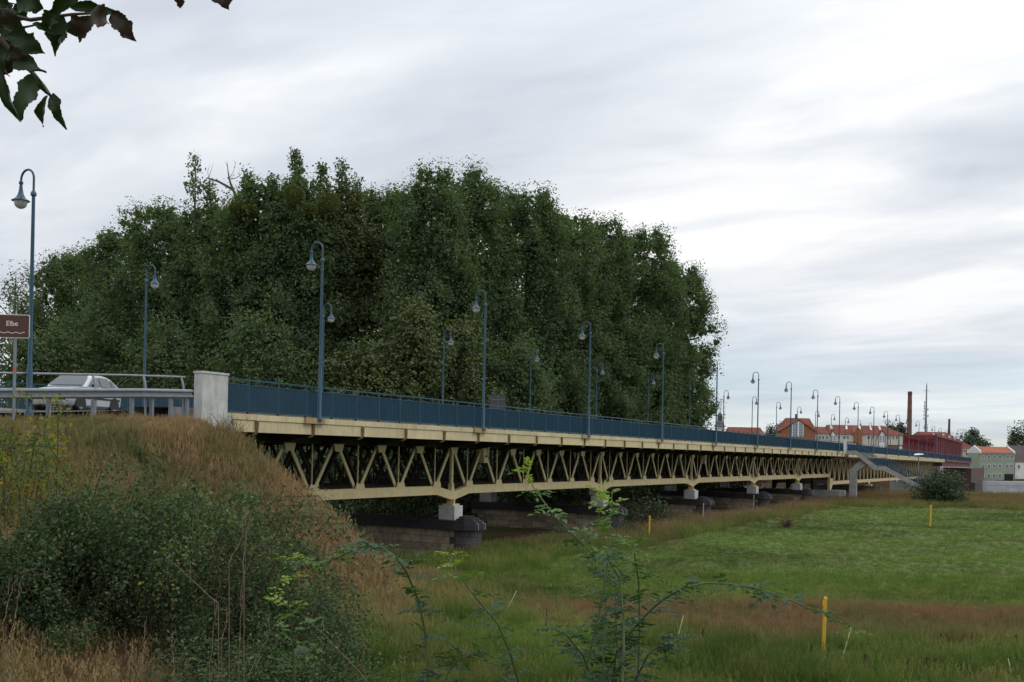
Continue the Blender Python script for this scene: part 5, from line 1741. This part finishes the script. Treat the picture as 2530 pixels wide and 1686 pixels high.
# ------------------------------------------------------------------ near rose shoots with compound leaves
def compound_leaf(seed, tone, L=0.095, nl=3):
    rng = random.Random(seed)
    vs_, fs, tn = [], [], []

    def leaflet(b, d_, n_, ln, wd):
        s = d_.cross(n_).normalized()
        o = len(vs_)
        fold = 0.25 * wd
        pr = [(0, 0), (0.22, 0.72), (0.5, 1.0), (0.8, 0.55), (1.0, 0.0)]
        mids = []
        for t, w_ in pr:
            c = b + d_ * (ln * t) - n_ * (0.12 * ln * t * t)
            vs_.append(c + s * (w_ * wd / 2) + n_ * (fold * w_))
            vs_.append(c)
            vs_.append(c - s * (w_ * wd / 2) + n_ * (fold * w_))
        for k in range(4):
            a = o + k * 3
            fs.append((a, a + 1, a + 4, a + 3))
            fs.append((a + 1, a + 2, a + 5, a + 4))
            tn.extend([min(1, max(0, tone + rng.uniform(-0.12, 0.12)))] * 2)
    nrm = Vector((0, 0, 1))
    for k in range(nl):
        x = L * (0.22 + 0.26 * k)
        z = 0.10 * L * math.sin(k) - 0.25 * L * (x / L) ** 2
        for sd in (-1, 1):
            d_ = Vector((0.55, sd * 0.85, rng.uniform(-0.25, 0.15))).normalized()
            leaflet(Vector((x, 0, z)), d_, (nrm + Vector((rng.uniform(-.25, .25), rng.uniform(-.25, .25), 0))).normalized(), 0.034 * rng.uniform(0.8, 1.15), 0.019 * rng.uniform(0.85, 1.15))
    leaflet(Vector((L * 0.95, 0, -0.22 * L)), Vector((1, 0, -0.2)).normalized(), nrm, 0.038, 0.022)
    # rachis
    o = len(vs_)
    ra = []
    for k in range(5):
        x = L * k / 4 * 0.95
        z = -0.25 * L * (x / L) ** 2 + (0.0 if k else 0)
        ra += [Vector((x, -0.0011, z)), Vector((x, 0.0011, z))]
    vs_.extend(ra)
    for k in range(4):
        fs.append((o + k * 2, o + k * 2 + 1, o + k * 2 + 3, o + k * 2 + 2))
        tn.append(tone)
    return raw_mesh('leaf', np.array([tuple(v) for v in vs_]), np.array(fs), 'rose_leaf_near', np.array(tn))


LEAVES = {k: [compound_leaf(10 * k + j, (0.12, 0.45, 0.72, 0.97)[k]) for j in range(3)] for k in range(4)}
SHOOTS = [
    ('arching rose shoot bent over to the left with drooping blue green leaves', [(1062, 1760), (1058, 1686), (1050, 1560), (1032, 1480), (1003, 1410), (975, 1375), (945, 1352), (905, 1352), (870, 1362), (830, 1380), (790, 1392), (745, 1388), (725, 1382)], 4.6, 26, (0.1, 0.85)),
    ('short upright rose shoot with yellow tip at the left of the arching one', [(735, 1800), (728, 1686), (722, 1560), (712, 1480), (704, 1435)], 4.4, 11, (0.35, 1.0)),
    ('thin rose shoot leaning left with yellow green tip in front of the pier', [(1290, 1720), (1262, 1620), (1232, 1545), (1170, 1470), (1132, 1420), (1104, 1370)], 4.8, 13, (0.2, 1.0)),
    ('tallest upright pale green rose shoot before the second pier', [(1422, 1780), (1440, 1680), (1480, 1520), (1500, 1400), (1506, 1300), (1513, 1215)], 4.6, 18, (0.4, 0.9)),
    ('upright rose shoot just left of the tallest, with fresh leaves', [(1478, 1780), (1490, 1650), (1497, 1500), (1490, 1400), (1484, 1300), (1470, 1205)], 4.8, 18, (0.3, 0.95)),
    ('kinked dark rose cane rising to the left over the girder', [(1535, 1780), (1541, 1600), (1540, 1530), (1531, 1430), (1500, 1378), (1469, 1376), (1420, 1326), (1374, 1280), (1339, 1234), (1318, 1205), (1298, 1162)], 4.5, 22, (0.15, 0.9)),
    ('long rose cane arching to the right across the meadow', [(1440, 1800), (1500, 1660), (1560, 1560), (1605, 1510), (1640, 1480), (1690, 1452), (1740, 1441), (1800, 1443), (1860, 1452), (1920, 1470), (1980, 1495), (2030, 1515), (2070, 1535), (2105, 1562)], 4.7, 24, (0.05, 0.6)),
    ('upright rose shoot right of the kinked cane', [(1572, 1780), (1580, 1560), (1578, 1440), (1570, 1385), (1563, 1345)], 5.0, 14, (0.2, 0.8)),
    ('low leafy rose shoot at the bottom between the canes', [(1500, 1820), (1470, 1700), (1440, 1620), (1400, 1570), (1360, 1550)], 4.9, 18, (0.05, 0.35)),
    ('low leafy rose shoot at the bottom right of the canes', [(1520, 1820), (1560, 1700), (1600, 1620), (1640, 1585), (1690, 1570)], 4.9, 18, (0.05, 0.35)),
    ('bushy rose shoot in the thick of the canes', [(1480, 1840), (1510, 1700), (1525, 1600), (1520, 1500), (1535, 1420)], 4.9, 24, (0.05, 0.4)),
    ('low rose shoot at the bottom right of the arching left one', [(1100, 1800), (1090, 1700), (1120, 1640), (1180, 1610)], 4.7, 11, (0.05, 0.4)),
]
for i, (lab, pth, dp, nl, (t0, t1)) in enumerate(SHOOTS):
    rng = random.Random(900 + i)
    pts = [at(x, y, dp + 0.12 * math.sin(k * 0.9 + i)) for k, (x, y) in enumerate(pth)]
    g = Vector((pts[0].x, pts[0].y, float(ground_z(pts[0].x, pts[0].y)) - 0.03))
    sh_ = thing('rose_shoot', lab, 'rose shoot', tuple(g), group='rose shoots near the camera')
    allp = [g] + pts
    m_ = len(allp)
    rad = [0.0065 * (1 - 0.72 * k / (m_ - 1)) for k in range(m_)]
    MB().tube(allp, rad, 6, False).build('stem', 'cane_green' if t1 > 0.5 else 'twig', sh_, True)
    # leaves spread by arc length over the visible part
    seg = [(pts[k + 1] - pts[k]).length for k in range(len(pts) - 1)]
    tot = sum(seg)
    for j in range(nl):
        d_ = tot * (0.06 + 0.94 * (j + rng.uniform(-0.3, 0.3)) / max(1, nl - 1))
        d_ = min(max(d_, 0), tot * 0.999)
        f = d_ / tot
        k = 0
        while k < len(seg) - 1 and d_ > seg[k]:
            d_ -= seg[k]
            k += 1
        p = pts[k].lerp(pts[k + 1], d_ / seg[k])
        ax = (pts[k + 1] - pts[k]).normalized()
        tone = t0 + (t1 - t0) * f * f + rng.uniform(-0.1, 0.1)
        kind = 0 if tone < 0.28 else 1 if tone < 0.58 else 2 if tone < 0.82 else 3
        for rep in range(2 if f < 0.9 and nl > 10 else 3):
            az = rng.uniform(0, 6.28)
            side = Vector((math.cos(az), math.sin(az), rng.uniform(-0.3, 0.45)))
            d2 = (side + ax * rng.uniform(0.1, 0.6)).normalized()
            up_ = (UP + Vector((rng.uniform(-.4, .4), rng.uniform(-.4, .4), 0))).normalized()
            yv = up_.cross(d2).normalized()
            zv = d2.cross(yv)
            lo = place('leaf', LEAVES[kind][rng.randrange(3)], sh_)
            sc = rng.uniform(0.8, 1.2) * (1.0 if f < 0.85 else 0.7)
            M = Matrix(((d2.x, yv.x, zv.x, 0), (d2.y, yv.y, zv.y, 0), (d2.z, yv.z, zv.z, 0), (0, 0, 0, 1)))
            lo.matrix_local = Matrix.Translation(p - g) @ M @ Matrix.Scale(sc, 4)

# ------------------------------------------------------------------ overhanging branch with large leaves, top left
br = thing('overhanging_branch', 'dark leafy branch hanging into the top left corner', 'branch', tuple(at(-160, -60, 2.1)))
bo = root_of(br)
bm_ = MB()
for pth, r0 in (([(-160, -60), (-60, 60), (0, 95), (40, 140), (85, 185), (110, 215), (130, 245)], 0.007), ([(-160, -60), (-40, 0), (30, 40), (75, 50), (120, 44), (180, 36), (235, 33)], 0.006), ([(-60, 20), (0, 62), (60, 68), (100, 60)], 0.004),
                ([(120, 44), (160, 20), (195, -10), (240, -60)], 0.005), ([(420, -80), (440, -12)], 0.004), ([(520, -90), (548, -20)], 0.004), ([(-160, -60), (100, -80), (240, -60), (420, -80), (520, -90)], 0.006), ([(0, 5), (36, 10)], 0.003)):
    bm_.tube(path_at(pth, 2.1), [r0 * (1 - 0.6 * k / (len(pth) - 1)) for k in range(len(pth))], 5, False)
bm_.build('twig', 'twig', br)


def big_leaf(base, tip, wd, curl, fold, tone, seed):
    """ovate leaf from base to tip (points), its blade roughly facing the viewer; curl rolls it along, fold about the midrib"""
    rng = random.Random(seed)
    ax = tip - base
    ln = ax.length
    ax = ax.normalized()
    nrm = (-FW + Vector((rng.uniform(-.3, .3), rng.uniform(-.3, .3), rng.uniform(-.3, .3))))
    nrm = (nrm - ax * nrm.dot(ax)).normalized()
    s = ax.cross(nrm)
    NT, NQ = 22, 9
    kx = [(0, .05), (.08, .45), (.2, .8), (.36, 1.0), (.55, .92), (.72, .66), (.86, .34), (.95, .12), (1.0, 0.0)]
    pr = [(t, float(np.interp(t, [a for a, _ in kx], [b for _, b in kx]))) for t in np.linspace(0, 1, NT)]
    ph = [rng.uniform(0, 6.28) for _ in range(6)]
    roll = rng.uniform(-0.9, 0.9)
    V, F_ = [], []
    for k, (t, w_) in enumerate(pr):
        bend = curl * ln * math.sin(math.pi * t) * 0.5
        c = base + ax * (ln * t) + nrm * bend
        tw = roll * (t - 0.3)
        sv = s * math.cos(tw) + nrm * math.sin(tw)
        nv = nrm * math.cos(tw) - s * math.sin(tw)
        for q in np.linspace(-1, 1, NQ):
            sd = 0 if q < 0 else 3
            jit = 1 + 0.16 * math.sin(11 * t + ph[sd]) + 0.10 * math.sin(23 * t + ph[sd + 1]) + (0.05 if k % 2 else -0.05)
            wv_ = 0.13 * wd * math.sin(8 * t + 1.5 * q + ph[sd + 2])
            V.append(c + sv * (q * w_ * wd / 2 * jit * math.cos(fold * abs(q))) + nv * (abs(q) * w_ * wd / 2 * math.sin(fold * abs(q)) + wv_ * abs(q)))
    for k in range(len(pr) - 1):
        for j in range(NQ - 1):
            a = k * NQ + j
            F_.append((a, a + 1, a + NQ + 1, a + NQ))
    return raw_mesh('leaf', np.array([tuple(v) for v in V]), np.array(F_), 'branch_leaf', np.clip(np.full(len(F_), tone) + np.array([rng.uniform(-.05, .05) for _ in F_]), 0, 1), True)


BL = [((38, -8), (108, 22), 52, .1, .3, .3), ((36, 10), (72, 48), 44, .1, .5, .2), ((198, -12), (112, 52), 38, .15, .8, .3), ((170, 18), (305, 34), 30, .1, .8, .4), ((275, 32), (338, 103), 44, .2, .6, .9), ((222, 36), (268, 60), 54, .2, .5, .95),
      ((240, 42), (194, 106), 50, .3, .7, .92), ((160, 40), (134, 118), 50, .1, .5, .3), ((155, 85), (138, 140), 28, .2, .9, .35), ((178, 50), (190, 92), 40, .1, .6, .3), ((80, 58), (134, 84), 24, .2, .9, .5), ((-10, 35), (62, 84), 40, .1, .5, .4),
      ((-20, 70), (70, 92), 44, .1, .4, .2), ((20, 84), (113, 132), 46, .1, .4, .2), ((-15, 110), (60, 150), 50, .1, .3, .3), ((10, 148), (115, 182), 44, .1, .5, .15), ((-8, 160), (50, 302), 36, .15, .9, .35), ((88, 186), (46, 296), 60, .05, .2, .62),
      ((-30, 110), (22, 190), 50, .1, .4, .25), ((116, 236), (106, 314), 27, .2, .9, .75), ((130, 230), (164, 321), 34, .3, .8, .5), ((84, 184), (132, 244), 20, .2, 1.0, .4), ((440, -22), (447, 21), 24, .1, .6, .85), ((540, -42), (566, 26), 48, .1, .5, .9), ((-20, -20), (20, 20), 40, .1, .3, .3),
      ((-40, 40), (8, 70), 44, .1, .3, .4), ((-10, 135), (12, 170), 36, .1, .5, .5), ((10, 20), (40, 75), 50, .2, .5, .8), ((-20, 0), (30, 55), 46, .2, .4, .3), ((30, 100), (62, 152), 44, .2, .6, .85), ((0, 150), (30, 178), 40, .3, .5, .9), ((60, 84), (85, 105), 24, .4, .2, .95), ((140, 30), (116, 70), 40, .2, .6, .45)]
for i, (b, t, w_, cu, fo_, tn) in enumerate(BL):
    dp = 2.05 + 0.1 * math.sin(i * 2.3)
    me = big_leaf(at(*b, dp), at(*t, dp + 0.02), w_ * dp / F_SRC * 1.3, cu, fo_, tn, i)
    place('leaf', me, br, None, True)

# ------------------------------------------------------------------ marker posts, electric fence, dead weeds
for i, (px, py0, py1, w_, lab) in enumerate(((2034, 1611, 1480, 0.08, 'near yellow marker post with cap in the dry grass'), (1603, 1336, 1277, 0.10, 'yellow marker post left of the bridge piers in green grass'), (2298, 1301, 1250, 0.11, 'far yellow marker post right of the round bush'))):
    X, V = (px - CX) / F_SRC, -(py0 - CY) / F_SRC
    dp = 20.0
    for _ in range(40):
        p = at(px, py0, dp)
        dp += (p.z - float(ground_z(p.x, p.y))) * 4
    p = at(px, py0, dp)
    h = at(px, py1, dp).z - p.z
    r = thing('marker_post', lab, 'marker post', tuple(p), rz := RZT, group='yellow marker posts')
    r.rotation_euler = (0.0, 0.02, RZT)
    MB().box2((-w_ / 2, -w_ / 2, -0.3), (w_ / 2, w_ / 2, h)).build('shaft', 'yellow_post', r, False, False)
    MB().add([(-w_ * .6, -w_ * .6, h), (w_ * .6, -w_ * .6, h), (w_ * .6, w_ * .6, h), (-w_ * .6, w_ * .6, h), (-w_ * .3, -w_ * .3, h + 0.06), (w_ * .3, -w_ * .3, h + 0.06), (w_ * .3, w_ * .3, h + 0.06), (-w_ * .3, w_ * .3, h + 0.06)],
             [(3, 2, 1, 0), (4, 5, 6, 7), (0, 1, 5, 4), (1, 2, 6, 5), (2, 3, 7, 6), (3, 0, 4, 7)]).build('cap', 'yellow_post', r, False, False)
    if i == 0:
        MB().box2((-w_ * .95, -w_ * .6, h - 0.18), (-w_ * .5, -w_ * .2, h - 0.04)).build('bracket', 'yellow_post', r, False, False)
wire = []
for i, (a, b, m_, lab) in enumerate((((1250, 1510), (1277, 1460), 'stake_pale', 'pale fence stake leaning right, leftmost in the meadow'), ((1346, 1566), (1352, 1503), 'stake_dark', 'black fence stake standing in the green grass'),
                                     ((1668, 1602), (1689, 1520), 'stake_pale', 'pale fence stake leaning right left of the near yellow post'), ((2079, 1636), (2103, 1550), 'stake_pale', 'pale fence stake leaning right beside the near yellow post'), ((2505, 1694), (2491, 1628), 'stake_pale', 'pale fence stake leaning left in the lower right corner'))):
    dp = 20.0
    for _ in range(40):
        p = at(*a, dp)
        dp += (p.z - float(ground_z(p.x, p.y))) * 4
    p, q_ = at(*a, dp), at(*b, dp)
    r = thing('fence_stake', lab, 'fence stake', tuple(p), group='electric fence stakes')
    MB().tube([p + (p - q_) * 0.2, q_], 0.012, 6).build('rod', m_, r)
    k_ = p.lerp(q_, 0.72)
    MB().tube([k_, k_ + Vector((0.03, -0.03, 0.01))], 0.012, 5).build('insulator', 'stake_dark', r)
    wire.append(k_)
wr_ = MB()
for a, b in zip(wire[:-1], wire[1:]):
    wr_.tube([a.lerp(b, t) - UP * (0.06 * math.sin(math.pi * t)) for t in np.linspace(0, 1, 9)], 0.0022, 4, False)
tag(wr_.build('fence_wire', 'cane_dry'), 'thin pale electric fence wire strung between the stakes', 'wire')
for i, (px, py) in enumerate(((1738, 1240), (1863, 1200))):
    p = at(px, py, 78 if i == 0 else 97)
    g = Vector((p.x, p.y, float(ground_z(p.x, p.y))))
    r = thing('pale_stake', 'thin pale stake before the %s pier nose' % ('third' if i == 0 else 'fourth'), 'stake', tuple(g))
    MB().tube([(0, 0, -0.1), (0, 0, 1.35)], 0.03, 5).build('rod', 'stake_pale', r, False, False)
    MB().lathe([(0.05, 1.3), (0.05, 1.4)], n=6).build('cap', 'stake_pale', r, False, False)
dk = [(2003, 1655, .62, 'tall dark one below the near yellow post'), (2048, 1640, .4, 'thin one right of the near yellow post foot'), (2138, 1668, .5, 'dark one left of the lower right group'), (2243, 1680, .5, 'leftmost of the three together at lower right'), (2288, 1680, .52, 'middle of the three together at lower right'),
      (2308, 1682, .5, 'rightmost of the three together at lower right'), (2372, 1690, .45, 'one at the bottom right of the three'), (1865, 1612, .5, 'reddish one left of the near yellow post'), (2325, 1602, .45, 'reddish one in the dry drift'), (2400, 1612, .5, 'broad reddish one in the dry drift'), (2226, 1640, .5, 'slim one above the lower right group'), (2510, 1610, .45, 'one in the dry drift at the right edge'), (1735, 1600, .5, 'leaning one left of centre in the dry drift')]
for i, (px, py, h, lab) in enumerate(dk):
    rng = np.random.default_rng(1200 + i)
    dp = 20.0
    for _ in range(40):
        p = at(px, py, dp)
        dp += (p.z - float(ground_z(p.x, p.y))) * 4
    p = at(px, py, dp)
    r = thing('dead_dock', 'dead dock stalk, ' + lab, 'weed', tuple(p), group='dead dock stalks in the meadow')
    n = 130
    t = rng.uniform(0.35, 1.0, n)
    ln_ = rng.uniform(-0.12, 0.12)
    C = np.stack([ln_ * t + rng.normal(0, 0.018, n), rng.normal(0, 0.018, n), t * h], 1)
    N = norm(rng.normal(0, 1, (n, 3)))
    A = norm(np.cross(N, rng.normal(0, 1, (n, 3))))
    place('seed_head', leaf_mesh('seed_head', C, A, N, np.full(n, 0.035), np.full(n, 0.025), 'red_weed' if 'reddish' in lab else 'dry_stalk', rng.uniform(0, 1, n)), r)
    tm = MB().tube([(0, 0, -0.05), (ln_ * 0.5, 0, h * 0.5), (ln_, 0, h)], [0.01, 0.008, 0.004], 5)
    tm.build('stem', 'dry_stalk', r, False, False)

# a walker on the bridge pavement far off
wk = thing('person', 'person in white top walking on the far pavement of the bridge', 'person', (185, 25.0, float(road_z(185)) + 0.1))
sk = MB()
for sd in (-1, 1):
    sk.tube([(0.1 * sd, 0.09 * sd, 0.0), (0.02 * sd, 0.09 * sd, 0.45), (0, 0.08 * sd, 0.88)], [0.05, 0.06, 0.09], 8)
sk.lathe([(0.14, 0.82), (0.16, 0.95)], n=10)
sk.build('trousers', 'cloth_dark', wk, True, False)
tp = MB().lathe([(0.16, 0.92), (0.15, 1.05), (0.18, 1.3), (0.17, 1.42), (0.07, 1.47)], n=12)
for sd in (-1, 1):
    tp.tube([(0, 0.17 * sd, 1.40), (0.02 * sd, 0.24 * sd, 1.15), (0.08 * sd, 0.22 * sd, 0.92)], [0.055, 0.05, 0.04], 8)
tp.build('shirt', 'cloth_white', wk, True, False)
hd = MB().lathe([(0.05, 1.44), (0.055, 1.5), (0.085, 1.55), (0.1, 1.63), (0.09, 1.71), (0.03, 1.75)], n=12)
for sd in (-1, 1):
    hd.tube([(0.08 * sd, 0.22 * sd, 0.92), (0.1 * sd, 0.22 * sd, 0.8)], [0.035, 0.03], 6)
hd.build('head', 'skin', wk, True, False)
MB().lathe([(0.1, 1.64), (0.105, 1.68), (0.08, 1.75), (0.02, 1.775)], n=12).build('hair', 'twig', wk, True, False)

# ------------------------------------------------------------------ grass
def tuft_mesh(name, rng, n, h, spread, wid, bend, heads=0):
    V, F3 = [], []
    for k in range(n):
        a = rng.uniform(0, 6.283)
        rr = spread * math.sqrt(rng.uniform(0, 1))
        b = np.array([rr * math.cos(a), rr * math.sin(a), -0.03])
        d_ = rng.uniform(0, 6.283)
        dv = np.array([math.cos(d_), math.sin(d_), 0])
        sv = np.array([-dv[1], dv[0], 0]) * wid * rng.uniform(0.6, 1.3)
        hh_ = h * rng.uniform(0.5, 1.15)
        bb = bend * hh_ * rng.uniform(0.2, 1.2)
        o = len(V)
        V += [b - sv, b + sv, b + dv * bb * 0.35 + sv * 0.8 + np.array([0, 0, hh_ * 0.6]), b + dv * bb * 0.35 - sv * 0.8 + np.array([0, 0, hh_ * 0.6]), b + dv * bb + np.array([0, 0, hh_])]
        F3 += [(o, o + 1, o + 2), (o, o + 2, o + 3), (o + 3, o + 2, o + 4)]
        if k < heads:
            tipp = V[o + 4]
            for j in range(4):
                q_ = len(V)
                c = tipp + np.array([rng.normal(0, 0.012), rng.normal(0, 0.012), -0.035 * j + 0.03])
                V += [c + np.array([-0.012, 0, -0.02]), c + np.array([0.012, 0.006, -0.01]), c + np.array([0, 0, 0.03])]
                F3 += [(q_, q_ + 1, q_ + 2)]
    me = raw_mesh(name, np.array(V), np.array(F3), 'grass_blade')
    return me


tcol = bpy.data.collections.new('grass_tufts')
rng = np.random.default_rng(5)
TUFTS = []
for k in range(4):
    TUFTS.append(tuft_mesh('tuft_green', rng, 26, 0.17, 0.16, 0.0065, 0.7))
for k in range(4):
    TUFTS.append(tuft_mesh('tuft_dry', rng, 22, 0.42, 0.13, 0.0045, 0.55, 9))
for k in range(2):
    TUFTS.append(tuft_mesh('tuft_weed', rng, 16, 0.16, 0.10, 0.022, 1.3))
for k in range(2):
    TUFTS.append(tuft_mesh('tuft_stalk', rng, 5, 0.75, 0.10, 0.004, 0.25, 5))
for k, me in enumerate(TUFTS):
    o = bpy.data.objects.new('tuft_%02d' % k, me)
    tcol.objects.link(o)


def scatter(name, label, pts, scl, idx, seed):
    rng = np.random.default_rng(seed)
    me = bpy.data.meshes.new(name)
    me.vertices.add(len(pts))
    me.vertices.foreach_set('co', np.ascontiguousarray(pts, dtype=np.float32).ravel())
    for nm, typ, dat, key in (('scl', 'FLOAT', scl, 'value'), ('idx', 'INT', idx, 'value'), ('rot', 'FLOAT_VECTOR', np.stack([rng.normal(0, 0.12, len(pts)), rng.normal(0, 0.12, len(pts)), rng.uniform(0, 6.28, len(pts))], 1).ravel(), 'vector')):
        a = me.attributes.new(nm, typ, 'POINT')
        a.data.foreach_set(key, np.ascontiguousarray(dat, dtype=np.int32 if typ == 'INT' else np.float32))
    o = place(name, me)
    tag(o, label, 'grass', kind='stuff')
    ng = bpy.data.node_groups.new(name, 'GeometryNodeTree')
    ng.interface.new_socket('Geometry', in_out='INPUT', socket_type='NodeSocketGeometry')
    ng.interface.new_socket('Geometry', in_out='OUTPUT', socket_type='NodeSocketGeometry')
    gi, go_ = ng.nodes.new('NodeGroupInput'), ng.nodes.new('NodeGroupOutput')
    ci = ng.nodes.new('GeometryNodeCollectionInfo')
    ci.inputs['Collection'].default_value = tcol
    ci.inputs['Separate Children'].default_value = True
    ci.inputs['Reset Children'].default_value = True
    ip = ng.nodes.new('GeometryNodeInstanceOnPoints')
    ip.inputs['Pick Instance'].default_value = True

    def named(nm, typ):
        n_ = ng.nodes.new('GeometryNodeInputNamedAttribute')
        n_.data_type = typ
        n_.inputs['Name'].default_value = nm
        return [s for s in n_.outputs if s.enabled][0]
    ng.links.new(gi.outputs[0], ip.inputs['Points'])
    ng.links.new(ci.outputs[0], ip.inputs['Instance'])
    ng.links.new(named('idx', 'INT'), ip.inputs['Instance Index'])
    ng.links.new(named('rot', 'FLOAT_VECTOR'), ip.inputs['Rotation'])
    ng.links.new(named('scl', 'FLOAT'), ip.inputs['Scale'])
    ng.links.new(ip.outputs[0], go_.inputs[0])
    md = o.modifiers.new('scatter', 'NODES')
    md.node_group = ng
    return o


def cam_points(rng, n, d0, d1, u0=-0.56, u1=0.56):
    d_ = rng.uniform(d0, d1, n)
    u = rng.uniform(u0, u1, n)
    x = FW.x * d_ + RT.x * u * d_
    y = FW.y * d_ + RT.y * u * d_
    return x, y, ground_z(x, y), d_


def keep_grass(x, y):
    road_ = (x < 26.4) & (y > 24.0) & (y < 34.8)
    return ~road_ & (x < 178) & ~((np.abs(y - 29.4) < 4.0) & (x > 30))


rng = np.random.default_rng(21)
parts = []
x, y, z, d_ = cam_points(rng, 68000, 6, 46)
k = keep_grass(x, y)
x, y, z, d_ = x[k], y[k], z[k], d_[k]
bz = bank_z(x, y)
drift_c = np.abs((x - 35.2) * math.cos(math.radians(-68)) + (y - 3.2) * math.sin(math.radians(-68))) / 13.5, np.abs(-(x - 35.2) * math.sin(math.radians(-68)) + (y - 3.2) * math.cos(math.radians(-68))) / 3.6
dry = (bz + 1.6 * vnoise(x, y, 2.0, 7) > 0.6) | (np.hypot(*drift_c) < 0.95) | (d_ < 17)
dry &= rng.uniform(0, 1, len(x)) < 0.85
dry |= rng.uniform(0, 1, len(x)) < 0.06 + 0.6 * (d_ < 31) * (vnoise(x, y, 2.5, 13) > -0.05)
idx = np.where(dry, rng.integers(4, 8, len(x)), rng.integers(0, 4, len(x)))
scl = rng.uniform(0.6, 1.3, len(x)) * np.where(np.hypot(*drift_c) < 0.95, 0.55, 1.0) * np.where((y > 22.4) & (x < 26), 0.42, 1.0) * np.where(dry, 1.0, 0.75)
wd_ = rng.uniform(0, 1, len(x))
idx = np.where(wd_ < 0.035, rng.integers(8, 10, len(x)), np.where((wd_ > 0.975) & (d_ > 12), rng.integers(10, 12, len(x)), idx))
scatter('near_grass', 'dry and green grass of the bank and near meadow', np.stack([x, y, z], 1), scl, idx, 31)
x, y, z, d_ = cam_points(rng, 64000, 44, 150, -0.2, 0.56)
k = keep_grass(x, y)
x, y, z, d_ = x[k], y[k], z[k], d_[k]
dry = ((y > 20.6 + 2 * vnoise(x, y, 6, 2)) & (y < 40)) | (x + 0.45 * y > 122 + 8 * vnoise(x, y, 9, 4))
idx = np.where(dry, rng.integers(4, 8, len(x)), rng.integers(0, 4, len(x)))
scl = rng.uniform(0.7, 1.4, len(x)) * np.where(dry, np.where(x + 0.45 * y > 118, 1.15, 1.1), 0.7)
scatter('far_grass', 'meadow grass and brown weed fringe towards the far bank', np.stack([x, y, z], 1), scl, idx, 32)

rng = np.random.default_rng(51)
n = 30000
x, y = rng.uniform(2, 36, n), rng.uniform(8, 24.2, n)
z = ground_z(x, y)
k = (bank_z(x, y) > 0.3) & keep_grass(x, y) & ((x * FW.x + y * FW.y) > 9)
x, y, z = x[k], y[k], z[k]
green = vnoise(x, y, 3.0, 17) + 0.4 * vnoise(x, y, 1.0, 18) > 0.16
idx = np.where(green, rng.integers(0, 4, len(x)), rng.integers(4, 8, len(x)))
scl = rng.uniform(0.5, 1.2, len(x)) * np.where(y > 22.6, 0.5, 1.0) * np.where(green, 1.5, 1.0)
scatter('bank_grass', 'rough dry grass with green tufts on the road bank', np.stack([x, y, z], 1), scl, idx, 33)
